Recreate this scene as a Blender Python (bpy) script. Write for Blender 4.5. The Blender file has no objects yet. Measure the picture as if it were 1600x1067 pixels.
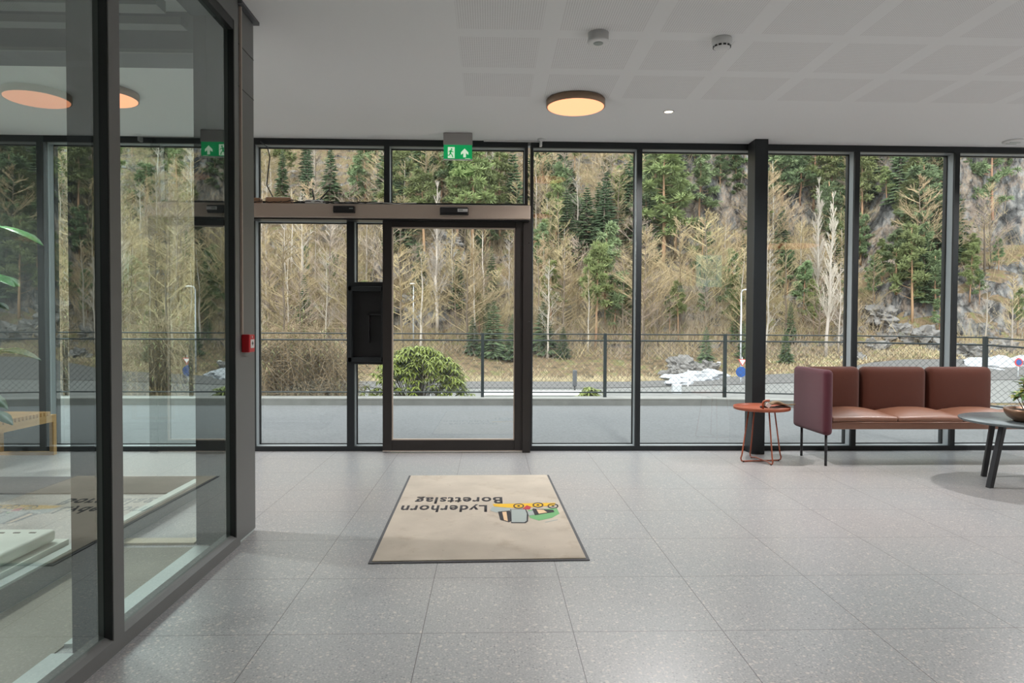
import bpy, math, random
from mathutils import Vector, Matrix, noise
from math import sin, cos, pi, radians, sqrt, hypot, atan2
random.seed(11)
SC = bpy.context.scene
COL = SC.collection

# ---------------------------------------------------------------- render look
SC.view_settings.view_transform = 'Standard'
SC.view_settings.look = 'None'
SC.view_settings.gamma = 1
SC.view_settings.use_curve_mapping = False
SC.view_settings.exposure = 0.0
cy = SC.cycles
cy.max_bounces = 7; cy.diffuse_bounces = 3; cy.glossy_bounces = 3
cy.transmission_bounces = 4; cy.transparent_max_bounces = 12
cy.caustics_reflective = False; cy.caustics_refractive = False
cy.sample_clamp_indirect = 6.0
cy.use_denoising = True
cy.use_adaptive_sampling = True; cy.adaptive_threshold = 0.012

# ---------------------------------------------------------------- camera
F = 1086.34
YAW, PIT, ROL = .0312, -.0239, .0043
H = 1.22
fw = Vector((sin(YAW)*cos(PIT), cos(YAW)*cos(PIT), sin(PIT)))
rt0 = Vector((cos(YAW), -sin(YAW), 0)); up0 = rt0.cross(fw)
RT = rt0*cos(ROL)+up0*sin(ROL); UP = -rt0*sin(ROL)+up0*cos(ROL)
cd = bpy.data.cameras.new('camera'); cam = bpy.data.objects.new('camera', cd); COL.objects.link(cam)
M = Matrix((RT, UP, -fw)).transposed().to_4x4(); M.translation = Vector((0, 0, H)); cam.matrix_world = M
cd.sensor_width = 36; cd.lens = 36*F/1600; cd.clip_end = 600; cd.clip_start = .05
SC.camera = cam
def ray(x, y): return fw + RT*((x-800)/F) - UP*((y-533.5)/F)
def onY(px, py, Y): d = ray(px, py); return Vector((0, 0, H)) + d*(Y/d.y)
def onZ(px, py, z=0.): d = ray(px, py); return Vector((0, 0, H)) + d*((z-H)/d.z)
def onX(px, py, X): d = ray(px, py); return Vector((0, 0, H)) + d*(X/d.x)

# ---------------------------------------------------------------- materials
def nt(name):
    m = bpy.data.materials.new(name); m.use_nodes = True
    t = m.node_tree; t.nodes.clear()
    out = t.nodes.new('ShaderNodeOutputMaterial')
    return m, t, out
def N(t, typ, **kw):
    n = t.nodes.new(typ)
    for k, v in kw.items():
        if k.startswith('i_'): n.inputs[k[2:].replace('_', ' ')].default_value = v
        else: setattr(n, k, v)
    return n
def L(t, a, b): t.links.new(a, b)
def c4(c): return (c[0], c[1], c[2], 1)
def mat(name, col, rough=.5, metal=0, spec=.5, nscale=0, namt=.15, bump=0, bscale=50, rand=0, sheen=0, stretch=None, emit=None):
    m, t, out = nt(name)
    b = N(t, 'ShaderNodeBsdfPrincipled')
    b.inputs['Base Color'].default_value = c4(col); b.inputs['Roughness'].default_value = rough
    b.inputs['Metallic'].default_value = metal; b.inputs['Specular IOR Level'].default_value = spec
    if sheen: b.inputs['Sheen Weight'].default_value = sheen
    if emit: b.inputs['Emission Color'].default_value = c4(emit[0]); b.inputs['Emission Strength'].default_value = emit[1]
    L(t, b.outputs[0], out.inputs[0])
    tc = N(t, 'ShaderNodeTexCoord'); src = tc.outputs['Object']
    if stretch:
        mp = N(t, 'ShaderNodeMapping'); mp.inputs['Scale'].default_value = stretch; L(t, src, mp.inputs[0]); src = mp.outputs[0]
    colout = None
    if nscale:
        n = N(t, 'ShaderNodeTexNoise'); n.inputs['Scale'].default_value = nscale; n.inputs['Detail'].default_value = 5
        L(t, src, n.inputs['Vector'])
        mx = N(t, 'ShaderNodeMix', data_type='RGBA')
        mx.inputs[6].default_value = c4([max(0, c*(1-namt*2)) for c in col]); mx.inputs[7].default_value = c4([min(1, c*(1+namt*2)) for c in col])
        L(t, n.outputs[0], mx.inputs[0]); colout = mx.outputs[2]
    if rand:
        oi = N(t, 'ShaderNodeObjectInfo'); hs = N(t, 'ShaderNodeHueSaturation')
        mr = N(t, 'ShaderNodeMapRange'); mr.inputs[3].default_value = 1-rand; mr.inputs[4].default_value = 1+rand
        mh = N(t, 'ShaderNodeMapRange'); mh.inputs[3].default_value = .5-rand*.05; mh.inputs[4].default_value = .5+rand*.04
        L(t, oi.outputs['Random'], mr.inputs[0]); L(t, mr.outputs[0], hs.inputs['Value'])
        ml = N(t, 'ShaderNodeMath', operation='MULTIPLY'); ml.inputs[1].default_value = 7.31
        fr = N(t, 'ShaderNodeMath', operation='FRACT'); L(t, oi.outputs['Random'], ml.inputs[0]); L(t, ml.outputs[0], fr.inputs[0])
        L(t, fr.outputs[0], mh.inputs[0]); L(t, mh.outputs[0], hs.inputs['Hue'])
        if colout: L(t, colout, hs.inputs['Color'])
        else: hs.inputs['Color'].default_value = c4(col)
        colout = hs.outputs[0]
    if colout: L(t, colout, b.inputs['Base Color'])
    if bump:
        n2 = N(t, 'ShaderNodeTexNoise'); n2.inputs['Scale'].default_value = bscale; n2.inputs['Detail'].default_value = 4
        L(t, src, n2.inputs['Vector'])
        bp = N(t, 'ShaderNodeBump'); bp.inputs['Strength'].default_value = bump; bp.inputs['Distance'].default_value = .01
        L(t, n2.outputs[0], bp.inputs['Height']); L(t, bp.outputs[0], b.inputs['Normal'])
    return m
def emis(name, col, s):
    m, t, out = nt(name); e = N(t, 'ShaderNodeEmission'); e.inputs[0].default_value = c4(col); e.inputs[1].default_value = s
    L(t, e.outputs[0], out.inputs[0]); return m
def glass(name, tint, r0, gain=1.0):
    m, t, out = nt(name)
    tr = N(t, 'ShaderNodeBsdfTransparent'); tr.inputs[0].default_value = c4(tint)
    gl = N(t, 'ShaderNodeBsdfGlossy'); gl.inputs['Roughness'].default_value = 0.0; gl.inputs[0].default_value = (.92, 1, .98, 1)
    g = N(t, 'ShaderNodeNewGeometry'); dt = N(t, 'ShaderNodeVectorMath', operation='DOT_PRODUCT')
    L(t, g.outputs['Incoming'], dt.inputs[0]); L(t, g.outputs['Normal'], dt.inputs[1])
    ab = N(t, 'ShaderNodeMath', operation='ABSOLUTE'); L(t, dt.outputs['Value'], ab.inputs[0])
    om = N(t, 'ShaderNodeMath', operation='SUBTRACT'); om.inputs[0].default_value = 1; L(t, ab.outputs[0], om.inputs[1])
    pw = N(t, 'ShaderNodeMath', operation='POWER'); pw.inputs[1].default_value = 5; L(t, om.outputs[0], pw.inputs[0])
    mu = N(t, 'ShaderNodeMath', operation='MULTIPLY_ADD', use_clamp=True); mu.inputs[1].default_value = (1-r0)*gain; mu.inputs[2].default_value = r0
    L(t, pw.outputs[0], mu.inputs[0])
    mx = N(t, 'ShaderNodeMixShader'); L(t, mu.outputs[0], mx.inputs[0]); L(t, tr.outputs[0], mx.inputs[1]); L(t, gl.outputs[0], mx.inputs[2])
    L(t, mx.outputs[0], out.inputs[0]); return m

def floor_mat():
    m, t, out = nt('terrazzo tile floor')
    b = N(t, 'ShaderNodeBsdfPrincipled'); L(t, b.outputs[0], out.inputs[0])
    tc = N(t, 'ShaderNodeTexCoord'); P = tc.outputs['Object']
    base = N(t, 'ShaderNodeTexNoise'); base.inputs['Scale'].default_value = .55; base.inputs['Detail'].default_value = 2; L(t, P, base.inputs[0])
    cr = N(t, 'ShaderNodeMix', data_type='RGBA'); cr.inputs[6].default_value = (.315, .328, .335, 1); cr.inputs[7].default_value = (.365, .342, .338, 1)
    mr0 = N(t, 'ShaderNodeMapRange'); mr0.inputs[1].default_value = .35; mr0.inputs[2].default_value = .65; L(t, base.outputs[0], mr0.inputs[0]); L(t, mr0.outputs[0], cr.inputs[0])
    fine = N(t, 'ShaderNodeTexNoise'); fine.inputs['Scale'].default_value = 120; fine.inputs['Detail'].default_value = 3; L(t, P, fine.inputs[0])
    m1 = N(t, 'ShaderNodeMix', data_type='RGBA', blend_type='OVERLAY'); m1.inputs[0].default_value = .55; L(t, cr.outputs[2], m1.inputs[6]); L(t, fine.outputs[0], m1.inputs[7])
    cur = m1.outputs[2]
    # chips: three sizes
    for sc, th, col, rnd in ((46, .30, (.62, .56, .50, 1), .62), (95, .34, (.60, .56, .52, 1), .60), (24, .17, (.68, .62, .55, 1), .70), (80, .30, (.10, .10, .11, 1), .75)):
        wob = N(t, 'ShaderNodeTexNoise'); wob.inputs['Scale'].default_value = sc*2.2; L(t, P, wob.inputs[0])
        vm = N(t, 'ShaderNodeVectorMath', operation='MULTIPLY_ADD'); vm.inputs[1].default_value = (.6/sc,)*3; L(t, wob.outputs[1], vm.inputs[0]); L(t, P, vm.inputs[2])
        v = N(t, 'ShaderNodeTexVoronoi'); v.inputs['Scale'].default_value = sc; L(t, vm.outputs[0], v.inputs['Vector'])
        lt = N(t, 'ShaderNodeMath', operation='LESS_THAN'); lt.inputs[1].default_value = th; L(t, v.outputs['Distance'], lt.inputs[0])
        sx = N(t, 'ShaderNodeSeparateColor'); L(t, v.outputs['Color'], sx.inputs[0])
        gt = N(t, 'ShaderNodeMath', operation='GREATER_THAN'); gt.inputs[1].default_value = rnd; L(t, sx.outputs[0], gt.inputs[0])
        mm = N(t, 'ShaderNodeMath', operation='MULTIPLY'); L(t, lt.outputs[0], mm.inputs[0]); L(t, gt.outputs[0], mm.inputs[1])
        m2 = N(t, 'ShaderNodeMath', operation='MULTIPLY'); m2.inputs[1].default_value = .62; L(t, mm.outputs[0], m2.inputs[0])
        mx = N(t, 'ShaderNodeMix', data_type='RGBA'); mx.inputs[7].default_value = col; L(t, m2.outputs[0], mx.inputs[0]); L(t, cur, mx.inputs[6]); cur = mx.outputs[2]
    # joints every 0.6 m
    sp = N(t, 'ShaderNodeSeparateXYZ'); L(t, P, sp.inputs[0]); js = []
    for k, off in ((0, -.866), (1, 2.729)):
        a = N(t, 'ShaderNodeMath', operation='SUBTRACT'); a.inputs[1].default_value = off-60; L(t, sp.outputs[k], a.inputs[0])
        d = N(t, 'ShaderNodeMath', operation='DIVIDE'); d.inputs[1].default_value = .6; L(t, a.outputs[0], d.inputs[0])
        f = N(t, 'ShaderNodeMath', operation='FRACT'); L(t, d.outputs[0], f.inputs[0])
        pp = N(t, 'ShaderNodeMath', operation='PINGPONG'); pp.inputs[1].default_value = .5; L(t, f.outputs[0], pp.inputs[0])
        l = N(t, 'ShaderNodeMath', operation='LESS_THAN'); l.inputs[1].default_value = .0028; L(t, pp.outputs[0], l.inputs[0]); js.append(l)
    mxj = N(t, 'ShaderNodeMath', operation='MAXIMUM'); L(t, js[0].outputs[0], mxj.inputs[0]); L(t, js[1].outputs[0], mxj.inputs[1])
    mj = N(t, 'ShaderNodeMix', data_type='RGBA'); mj.inputs[7].default_value = (.09, .075, .075, 1); L(t, mxj.outputs[0], mj.inputs[0]); L(t, cur, mj.inputs[6])
    L(t, mj.outputs[2], b.inputs['Base Color'])
    rr = N(t, 'ShaderNodeTexNoise'); rr.inputs['Scale'].default_value = 1.3; rr.inputs['Detail'].default_value = 4; L(t, P, rr.inputs[0])
    mr = N(t, 'ShaderNodeMapRange'); mr.inputs[3].default_value = .27; mr.inputs[4].default_value = .33; L(t, rr.outputs[0], mr.inputs[0]); L(t, mr.outputs[0], b.inputs['Roughness'])
    b.inputs['Specular IOR Level'].default_value = .9
    return m

def ceiling_mat():
    # white plasterboard with fields of fine perforation, 0.6 m apart
    m, t, out = nt('white ceiling with perforated fields')
    b = N(t, 'ShaderNodeBsdfPrincipled'); b.inputs['Roughness'].default_value = .9; b.inputs['Specular IOR Level'].default_value = .2; L(t, b.outputs[0], out.inputs[0])
    tc = N(t, 'ShaderNodeTexCoord'); sp = N(t, 'ShaderNodeSeparateXYZ'); L(t, tc.outputs['Object'], sp.inputs[0])
    def mt(op, a, bb=None, cc=None):
        n = N(t, 'ShaderNodeMath', operation=op)
        for i, v in enumerate((a, bb, cc)):
            if v is None: continue
            if isinstance(v, (int, float)): n.inputs[i].default_value = v
            else: L(t, v, n.inputs[i])
        return n.outputs[0]
    X, Y = sp.outputs[0], sp.outputs[1]
    inx = mt('LESS_THAN', mt('FRACT', mt('DIVIDE', mt('ADD', X, .2025+60.8), .608)), .828)
    iny = mt('LESS_THAN', mt('FRACT', mt('DIVIDE', mt('SUBTRACT', Y, 4.303-60.9), .609)), .815)
    area = mt('MULTIPLY', mt('GREATER_THAN', X, -.2025), mt('LESS_THAN', Y, 5.43))
    fld = mt('MULTIPLY', mt('MULTIPLY', inx, iny), area)
    px = mt('SUBTRACT', mt('FRACT', mt('DIVIDE', X, .014)), .5); py = mt('SUBTRACT', mt('FRACT', mt('DIVIDE', Y, .014)), .5)
    rad = mt('ADD', mt('MULTIPLY', px, px), mt('MULTIPLY', py, py))
    hole = mt('MULTIPLY', mt('LESS_THAN', rad, .062), fld)
    mx = N(t, 'ShaderNodeMix', data_type='RGBA'); mx.inputs[6].default_value = (.80, .805, .80, 1); mx.inputs[7].default_value = (.56, .545, .54, 1)
    L(t, hole, mx.inputs[0]); L(t, mx.outputs[2], b.inputs['Base Color'])
    return m

def hill_mat():
    m, t, out = nt('leaf litter, grass and rock hillside')
    b = N(t, 'ShaderNodeBsdfPrincipled'); b.inputs['Roughness'].default_value = .95; b.inputs['Specular IOR Level'].default_value = .15; L(t, b.outputs[0], out.inputs[0])
    tc = N(t, 'ShaderNodeTexCoord'); P = tc.outputs['Object']
    def noi(s, d=6, vec=P, st=None):
        if st:
            mp = N(t, 'ShaderNodeMapping'); mp.inputs['Scale'].default_value = st; L(t, vec, mp.inputs[0]); vec = mp.outputs[0]
        n = N(t, 'ShaderNodeTexNoise'); n.inputs['Scale'].default_value = s; n.inputs['Detail'].default_value = d; n.inputs['Roughness'].default_value = .65; L(t, vec, n.inputs['Vector']); return n
    def ramp(src, stops):
        r = N(t, 'ShaderNodeValToRGB'); e = r.color_ramp.elements
        while len(e) < len(stops): e.new(.5)
        for i, (p, c) in enumerate(stops): e[i].position = p; e[i].color = c4(c)
        L(t, src, r.inputs[0]); return r.outputs[0]
    lit = ramp(noi(.9, 8).outputs[0], [(.30, (.07, .055, .035)), (.42, (.17, .13, .075)), (.52, (.27, .19, .12)), (.60, (.19, .19, .075)), (.72, (.36, .31, .21))])
    nz = noi(.45, 10, st=(1, 1, .6)).outputs[0]
    wv = noi(.8, 4); vm = N(t, 'ShaderNodeVectorMath', operation='MULTIPLY_ADD'); vm.inputs[1].default_value = (1.6, 1.6, 1.6); L(t, wv.outputs[1], vm.inputs[0]); L(t, P, vm.inputs[2])
    mpv = N(t, 'ShaderNodeMapping'); mpv.inputs['Scale'].default_value = (.5, .5, .2); L(t, vm.outputs[0], mpv.inputs[0])
    vo = N(t, 'ShaderNodeTexVoronoi', feature='DISTANCE_TO_EDGE'); vo.inputs['Scale'].default_value = 1.0; L(t, mpv.outputs[0], vo.inputs['Vector'])
    crk = ramp(vo.outputs['Distance'], [(.0, (.42, .41, .41)), (.05, (.85, .85, .85)), (.12, (1, 1, 1))])
    rock = ramp(nz, [(.30, (.05, .05, .048)), (.40, (.15, .15, .148)), (.48, (.30, .295, .285)), (.54, (.40, .32, .255)), (.60, (.27, .27, .265)), (.70, (.55, .55, .54))])
    stn = ramp(noi(1.4, 8, st=(1, 1, .45)).outputs[0], [(.38, (.30, .30, .32)), (.55, (1, 1, 1)), (.7, (1.25, 1.2, 1.1))])
    rk = N(t, 'ShaderNodeMix', data_type='RGBA', blend_type='MULTIPLY'); rk.inputs[0].default_value = 1; L(t, rock, rk.inputs[6]); L(t, stn, rk.inputs[7])
    rk2 = N(t, 'ShaderNodeMix', data_type='RGBA', blend_type='MULTIPLY'); rk2.inputs[0].default_value = 1; L(t, rk.outputs[2], rk2.inputs[6]); L(t, crk, rk2.inputs[7]); rk = rk2
    g = N(t, 'ShaderNodeNewGeometry'); s = N(t, 'ShaderNodeSeparateXYZ'); L(t, g.outputs['Normal'], s.inputs[0])
    nn = noi(.5, 5)
    ad = N(t, 'ShaderNodeMath', operation='MULTIPLY_ADD'); ad.inputs[1].default_value = .5; L(t, nn.outputs[0], ad.inputs[0]); L(t, s.outputs[2], ad.inputs[2])
    st = N(t, 'ShaderNodeMapRange'); st.inputs[1].default_value = .80; st.inputs[2].default_value = .92; L(t, ad.outputs[0], st.inputs[0])
    mx = N(t, 'ShaderNodeMix', data_type='RGBA'); L(t, st.outputs[0], mx.inputs[0]); L(t, rk.outputs[2], mx.inputs[6]); L(t, lit, mx.inputs[7])
    L(t, mx.outputs[2], b.inputs['Base Color'])
    bp = N(t, 'ShaderNodeBump'); bp.inputs['Strength'].default_value = 1; bp.inputs['Distance'].default_value = 1.2; L(t, nz, bp.inputs['Height']); L(t, bp.outputs[0], b.inputs['Normal'])
    return m

MT = dict(
 frame=mat('dark powder-coated aluminium', (.013, .016, .018), .42, .0, .45),
 daylit_side=mat('frame aluminium paled as daylit', (.34, .37, .38), .45, .1, .5),  # frame metal lightened to imitate daylight on its side faces
 door=mat('dark bronze aluminium', (.022, .018, .016), .4, .0, .5),
 gasket=mat('black rubber', (.006, .007, .007), .45),
 box=mat('grey powder-coated steel', (.15, .15, .147), .42, .1, .5),
 boxd=mat('charcoal cladding sheet', (.085, .09, .098), .45, .1, .5),
 core=mat('dark steel core', (.03, .032, .036), .5),
 sill=mat('pale brushed metal sill', (.52, .58, .57), .35, .3, .5, nscale=3, namt=.08),
 header=mat('champagne anodised aluminium', (.50, .41, .34), .42, .15, .5),
 black=mat('black plastic', (.012, .012, .013), .35),
 blackm=mat('black powder-coated steel', (.014, .014, .016), .4),
 white=mat('white plastic', (.72, .72, .71), .4),
 offw=mat('off-white enamelled metal', (.66, .71, .66), .4, nscale=4, namt=.04),
 wallw=mat('white painted plaster', (.66, .66, .64), .9, spec=.2),
 walld=mat('dark grey wall panel', (.05, .055, .058), .5),
 ceil=ceiling_mat(), floor=floor_mat(), hill=hill_mat(),
 matc=mat('cream mat pile', (.60, .53, .44), .95, spec=.1, nscale=3.2, namt=.13, bump=.5, bscale=600),
 matb=mat('grey rubber mat border', (.085, .085, .09), .7),
 ink=mat('black mat print', (.035, .032, .035), .95, nscale=60, namt=.3),
 yel=mat('yellow mat print', (.75, .45, .03), .95), grn=mat('green mat print', (.17, .40, .17), .95),
 gry=mat('grey mat print', (.36, .40, .38), .95), pch=mat('peach mat print', (.72, .50, .30), .95), redp=mat('red mat print', (.45, .05, .06), .95),
 burg=mat('burgundy wool upholstery', (.105, .026, .038), .9, spec=.2, nscale=260, namt=.28, bump=.5, bscale=420, sheen=.25, stretch=(1, 1, 1.6)),
 rust=mat('russet wool upholstery', (.088, .025, .014), .9, spec=.2, nscale=260, namt=.28, bump=.5, bscale=420, sheen=.15, stretch=(1, 1, 1.6)),
 leat=mat('cognac brown leather', (.225, .10, .060), .36, 0, .8, nscale=18, namt=.06, bump=.12, bscale=200),
 orange=mat('rust-orange powder-coated steel', (.36, .090, .040), .42),
 ttop=mat('dark grey laminate', (.095, .115, .12), .27, spec=.8),
 bowl=mat('bronze-brown ceramic', (.22, .12, .07), .3, .4),
 soil=mat('potting soil', (.03, .02, .012), .95, nscale=50, namt=.4),
 leaf=mat('green leaves', (.10, .20, .035), .4, nscale=9, namt=.45),
 leaf2=mat('broad dark green leaves', (.055, .15, .055), .42, nscale=3, namt=.25),
 leafy=mat('young yellow leaves', (.42, .40, .05), .4, nscale=9, namt=.3),
 stem=mat('brown stems', (.16, .07, .05), .7),
 oak=mat('oiled oak', (.56, .33, .13), .5, nscale=6, namt=.15, stretch=(1, 1, 8)),
 oakd=mat('oak end grain', (.36, .18, .07), .6),
 pot=mat('grey fibre pot', (.22, .24, .25), .7),
 cloth=mat('olive-brown fabric', (.23, .16, .09), .8, nscale=25, namt=.35, bump=.6, bscale=60),
 clothd=mat('dark brown lining', (.035, .022, .018), .8),
 red=mat('red plastic', (.50, .012, .018), .35),
 asph=mat('frosted grey asphalt', (.185, .19, .193), .85, nscale=38, namt=.24, bump=.3, bscale=160),
 road=mat('grey road asphalt', (.15, .145, .14), .9, nscale=4, namt=.1),
 conc=mat('cast concrete', (.23, .235, .225), .85, nscale=5, namt=.16, bump=.2, bscale=60),
 conct=mat('pale worn concrete', (.34, .34, .32), .85, nscale=5, namt=.1),
 fence=mat('dark green fence steel', (.014, .022, .024), .45),
 galv=mat('galvanised steel', (.50, .52, .54), .45, .3),
 snow=mat('old snow', (.48, .50, .53), .8, nscale=3, namt=.06, bump=.6, bscale=6),
 boul=mat('pale grey boulder', (.22, .21, .20), .9, nscale=2.2, namt=.35, bump=.8, bscale=5),
 green=mat('green exit face', (.0, .30, .09), .4, emit=((.0, .36, .10), .55)),
 glow=mat('pale exit pictogram', (.8, .9, .75), .4, emit=((.75, .95, .70), .55)),
 lampf=emis('warm lamp diffuser', (1.0, .37, .19), 2.0),
 spot=emis('downlight lens', (1.0, .80, .52), 6.0),
 lampr=mat('bronze lamp ring', (.30, .20, .13), .4, .4),
 screen=emis('teal information screen', (.10, .80, .70), 1.6), poster_glow=emis('blue poster with added glow', (.12, .30, .55), 1.2),
 scro=mat('orange notice strip', (.8, .2, .08), .6),
 bark=mat('grey-brown bark', (.17, .135, .10), .9, rand=.25),
 twa=mat('golden-tan bare twigs', (.385, .305, .175), .9, rand=.30),
 twb=mat('pinkish-brown bare twigs', (.33, .265, .205), .9, rand=.25),
 twc=mat('pale grey bare twigs', (.46, .41, .35), .9, rand=.22),
 pbark=mat('orange-tan pine bark', (.36, .215, .125), .9, rand=.2),
 spr=mat('dark spruce needles', (.072, .112, .050), .85, rand=.30, nscale=.6, namt=.25),
 pin=mat('yellow-green pine needles', (.19, .23, .085), .85, rand=.30, nscale=.8, namt=.25),
 pinb=mat('blue-green pine needles', (.165, .225, .105), .85, rand=.25, nscale=.8, namt=.22),
 rho=mat('rhododendron leaves', (.19, .235, .035), .45, nscale=2.5, namt=.45),
 dry=mat('dry brown twigs with curled leaves', (.30, .23, .145), .85, nscale=4, namt=.5),
 dryg=mat('dull olive leaves', (.21, .21, .09), .7, nscale=4, namt=.4),
 blue=mat('blue road sign', (.015, .07, .26), .5), signr=mat('red road sign', (.6, .04, .04), .5), signw=mat('white road sign', (.8, .8, .8), .5),
 skip=mat('green container paint', (.10, .24, .19), .6),
 gl=glass('clear facade glazing', (.95, .98, .96), .062),
 glp=glass('grey-green partition glazing', (.80, .92, .88), .235, 1.1),
)

# ---------------------------------------------------------------- mesh helpers
class MB:
    def __init__(s): s.v = []; s.f = []; s.sm = []
    def add(s, vs, fs, smooth=False):
        o = len(s.v); s.v += [tuple(v) for v in vs]; s.f += [tuple(i+o for i in f) for f in fs]; s.sm += [smooth]*len(fs)
        return s
    def box(s, x0, x1, y0, y1, z0, z1, T=None):
        vs = [Vector((x, y, z)) for z in (z0, z1) for y in (y0, y1) for x in (x0, x1)]
        if T: vs = [T @ v for v in vs]
        return s.add(vs, [(0, 2, 3, 1), (4, 5, 7, 6), (0, 1, 5, 4), (2, 6, 7, 3), (0, 4, 6, 2), (1, 3, 7, 5)])
    def quadprism(s, pts, z0, z1):
        n = len(pts); vs = [(p[0], p[1], z0) for p in pts]+[(p[0], p[1], z1) for p in pts]
        return s.add(vs, [tuple(range(n))[::-1], tuple(range(n, 2*n))]+[(i, (i+1) % n, n+(i+1) % n, n+i) for i in range(n)])
    def tube(s, pts, r, seg=8, caps=True, r2=None, closed=False):
        pts = [Vector(p) for p in pts]; n = len(pts); rings = []
        prev = None
        for i, p in enumerate(pts):
            if closed: d = pts[(i+1) % n]-pts[i-1]
            else: d = pts[min(i+1, n-1)]-pts[max(i-1, 0)]
            if d.length < 1e-9: d = Vector((0, 0, 1))
            d.normalize()
            if prev is None:
                a = d.cross(Vector((0, 0, 1)) if abs(d.z) < .9 else Vector((1, 0, 0))).normalized()
            else:
                a = prev-d*prev.dot(d); a = a.normalized() if a.length > 1e-6 else d.orthogonal().normalized()
            prev = a; b = d.cross(a)
            rr = r if r2 is None else r+(r2-r)*i/(n-1)
            rings.append([p+(a*cos(2*pi*k/seg)+b*sin(2*pi*k/seg))*rr for k in range(seg)])
        vs = [q for rg in rings for q in rg]; fs = []
        for i in range(n if closed else n-1):
            j = (i+1) % n
            for k in range(seg):
                fs.append((i*seg+k, i*seg+(k+1) % seg, j*seg+(k+1) % seg, j*seg+k))
        if caps and not closed: fs.append(tuple(range(seg))[::-1]); fs.append(tuple((n-1)*seg+k for k in range(seg)))
        return s.add(vs, fs, seg > 4)
    def lathe(s, prof, c=(0, 0, 0), seg=48, smooth=True):
        vs = []; fs = []; n = len(prof)
        for r, z in prof:
            for k in range(seg): a = 2*pi*k/seg; vs.append((c[0]+r*cos(a), c[1]+r*sin(a), c[2]+z))
        for i in range(n-1):
            for k in range(seg): fs.append((i*seg+k, i*seg+(k+1) % seg, (i+1)*seg+(k+1) % seg, (i+1)*seg+k))
        fs.append(tuple(range(seg))[::-1]); fs.append(tuple((n-1)*seg+k for k in range(seg)))
        return s.add(vs, fs, smooth)
    def spike(s, a, b, w, mid=None):
        # slender three-sided spike from a to b
        a = Vector(a); b = Vector(b); d = b-a
        u = d.orthogonal().normalized(); v = d.normalized().cross(u)
        vs = [a+(u*cos(t)+v*sin(t))*w for t in (0, 2.094, 4.189)]
        if mid is None:
            return s.add(vs+[b], [(0, 1, 3), (1, 2, 3), (2, 0, 3)])
        m_ = a+d*mid[0]; vs = [a]+[m_+(u*cos(t)+v*sin(t))*mid[1] for t in (0, 2.094, 4.189)]+[b]
        return s.add(vs, [(0, 2, 1), (0, 3, 2), (0, 1, 3), (1, 2, 4), (2, 3, 4), (3, 1, 4)])
    def leaf(s, base, d, ln, w, droop=.3, curl=.2, up=Vector((0, 0, 1)), thick=.004):
        # thin solid leaf blade with pointed ends and a keel
        d = Vector(d).normalized(); sd = d.cross(up)
        sd = sd.normalized() if sd.length > 1e-3 else Vector((1, 0, 0)); nrm = sd.cross(d).normalized()
        base = Vector(base); top = []; nseg = 5
        for i in range(nseg+1):
            t = i/nseg; c = base+d*ln*t-Vector((0, 0, 1))*droop*ln*t*t; ww = w*.5*sin(pi*min(1, max(.04, t**.8)))+w*.03
            top += [c-sd*ww+nrm*curl*ww, c, c+sd*ww+nrm*curl*ww]
        bot = [p-nrm*thick for p in top]; n = len(top); fs = []
        for i in range(nseg):
            for j in (0, 1):
                a = i*3+j; fs.append((a, a+1, a+4, a+3)); fs.append((n+a, n+a+3, n+a+4, n+a+1))
            for a, b2 in ((i*3, i*3+3), (i*3+5, i*3+2)): fs.append((a, b2, n+b2, n+a))
        return s.add(top+bot, fs, True)
    def mesh(s, name):
        me = bpy.data.meshes.new(name); me.from_pydata(s.v, [], s.f); me.validate()
        if len(me.polygons) == len(s.sm): me.polygons.foreach_set('use_smooth', s.sm)
        me.update(); return me
    def build(s, name, m, parent=None, loc=None, bevel=0, sub=0, seg=2):
        return link(name, s.mesh(name), m, parent, loc, bevel, sub, seg)
def link(name, me, m, parent=None, loc=None, bevel=0, sub=0, seg=2):
    o = bpy.data.objects.new(name, me); COL.objects.link(o)
    if m is not None and not me.materials: me.materials.append(m)
    if parent is not None: o.parent = parent
    if loc is not None: o.location = loc
    if bevel:
        b = o.modifiers.new('b', 'BEVEL'); b.width = bevel; b.segments = seg; b.limit_method = 'ANGLE'; b.angle_limit = radians(35)
    if sub:
        b = o.modifiers.new('s', 'SUBSURF'); b.levels = sub; b.render_levels = sub
    return o
def tag(o, label=None, cat=None, group=None, kind=None):
    if label: o['label'] = label
    if cat: o['category'] = cat
    if group: o['group'] = group
    if kind: o['kind'] = kind
    return o
def empty(name, loc=(0, 0, 0), label=None, cat=None, group=None, kind=None):
    o = bpy.data.objects.new(name, None); COL.objects.link(o); o.location = loc; o.empty_display_size = .1
    return tag(o, label, cat, group, kind)
def copy_tree(o, parent=None):
    c = o.copy(); COL.objects.link(c); c.parent = parent
    for ch in list(o.children): copy_tree(ch, c)
    return c
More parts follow.
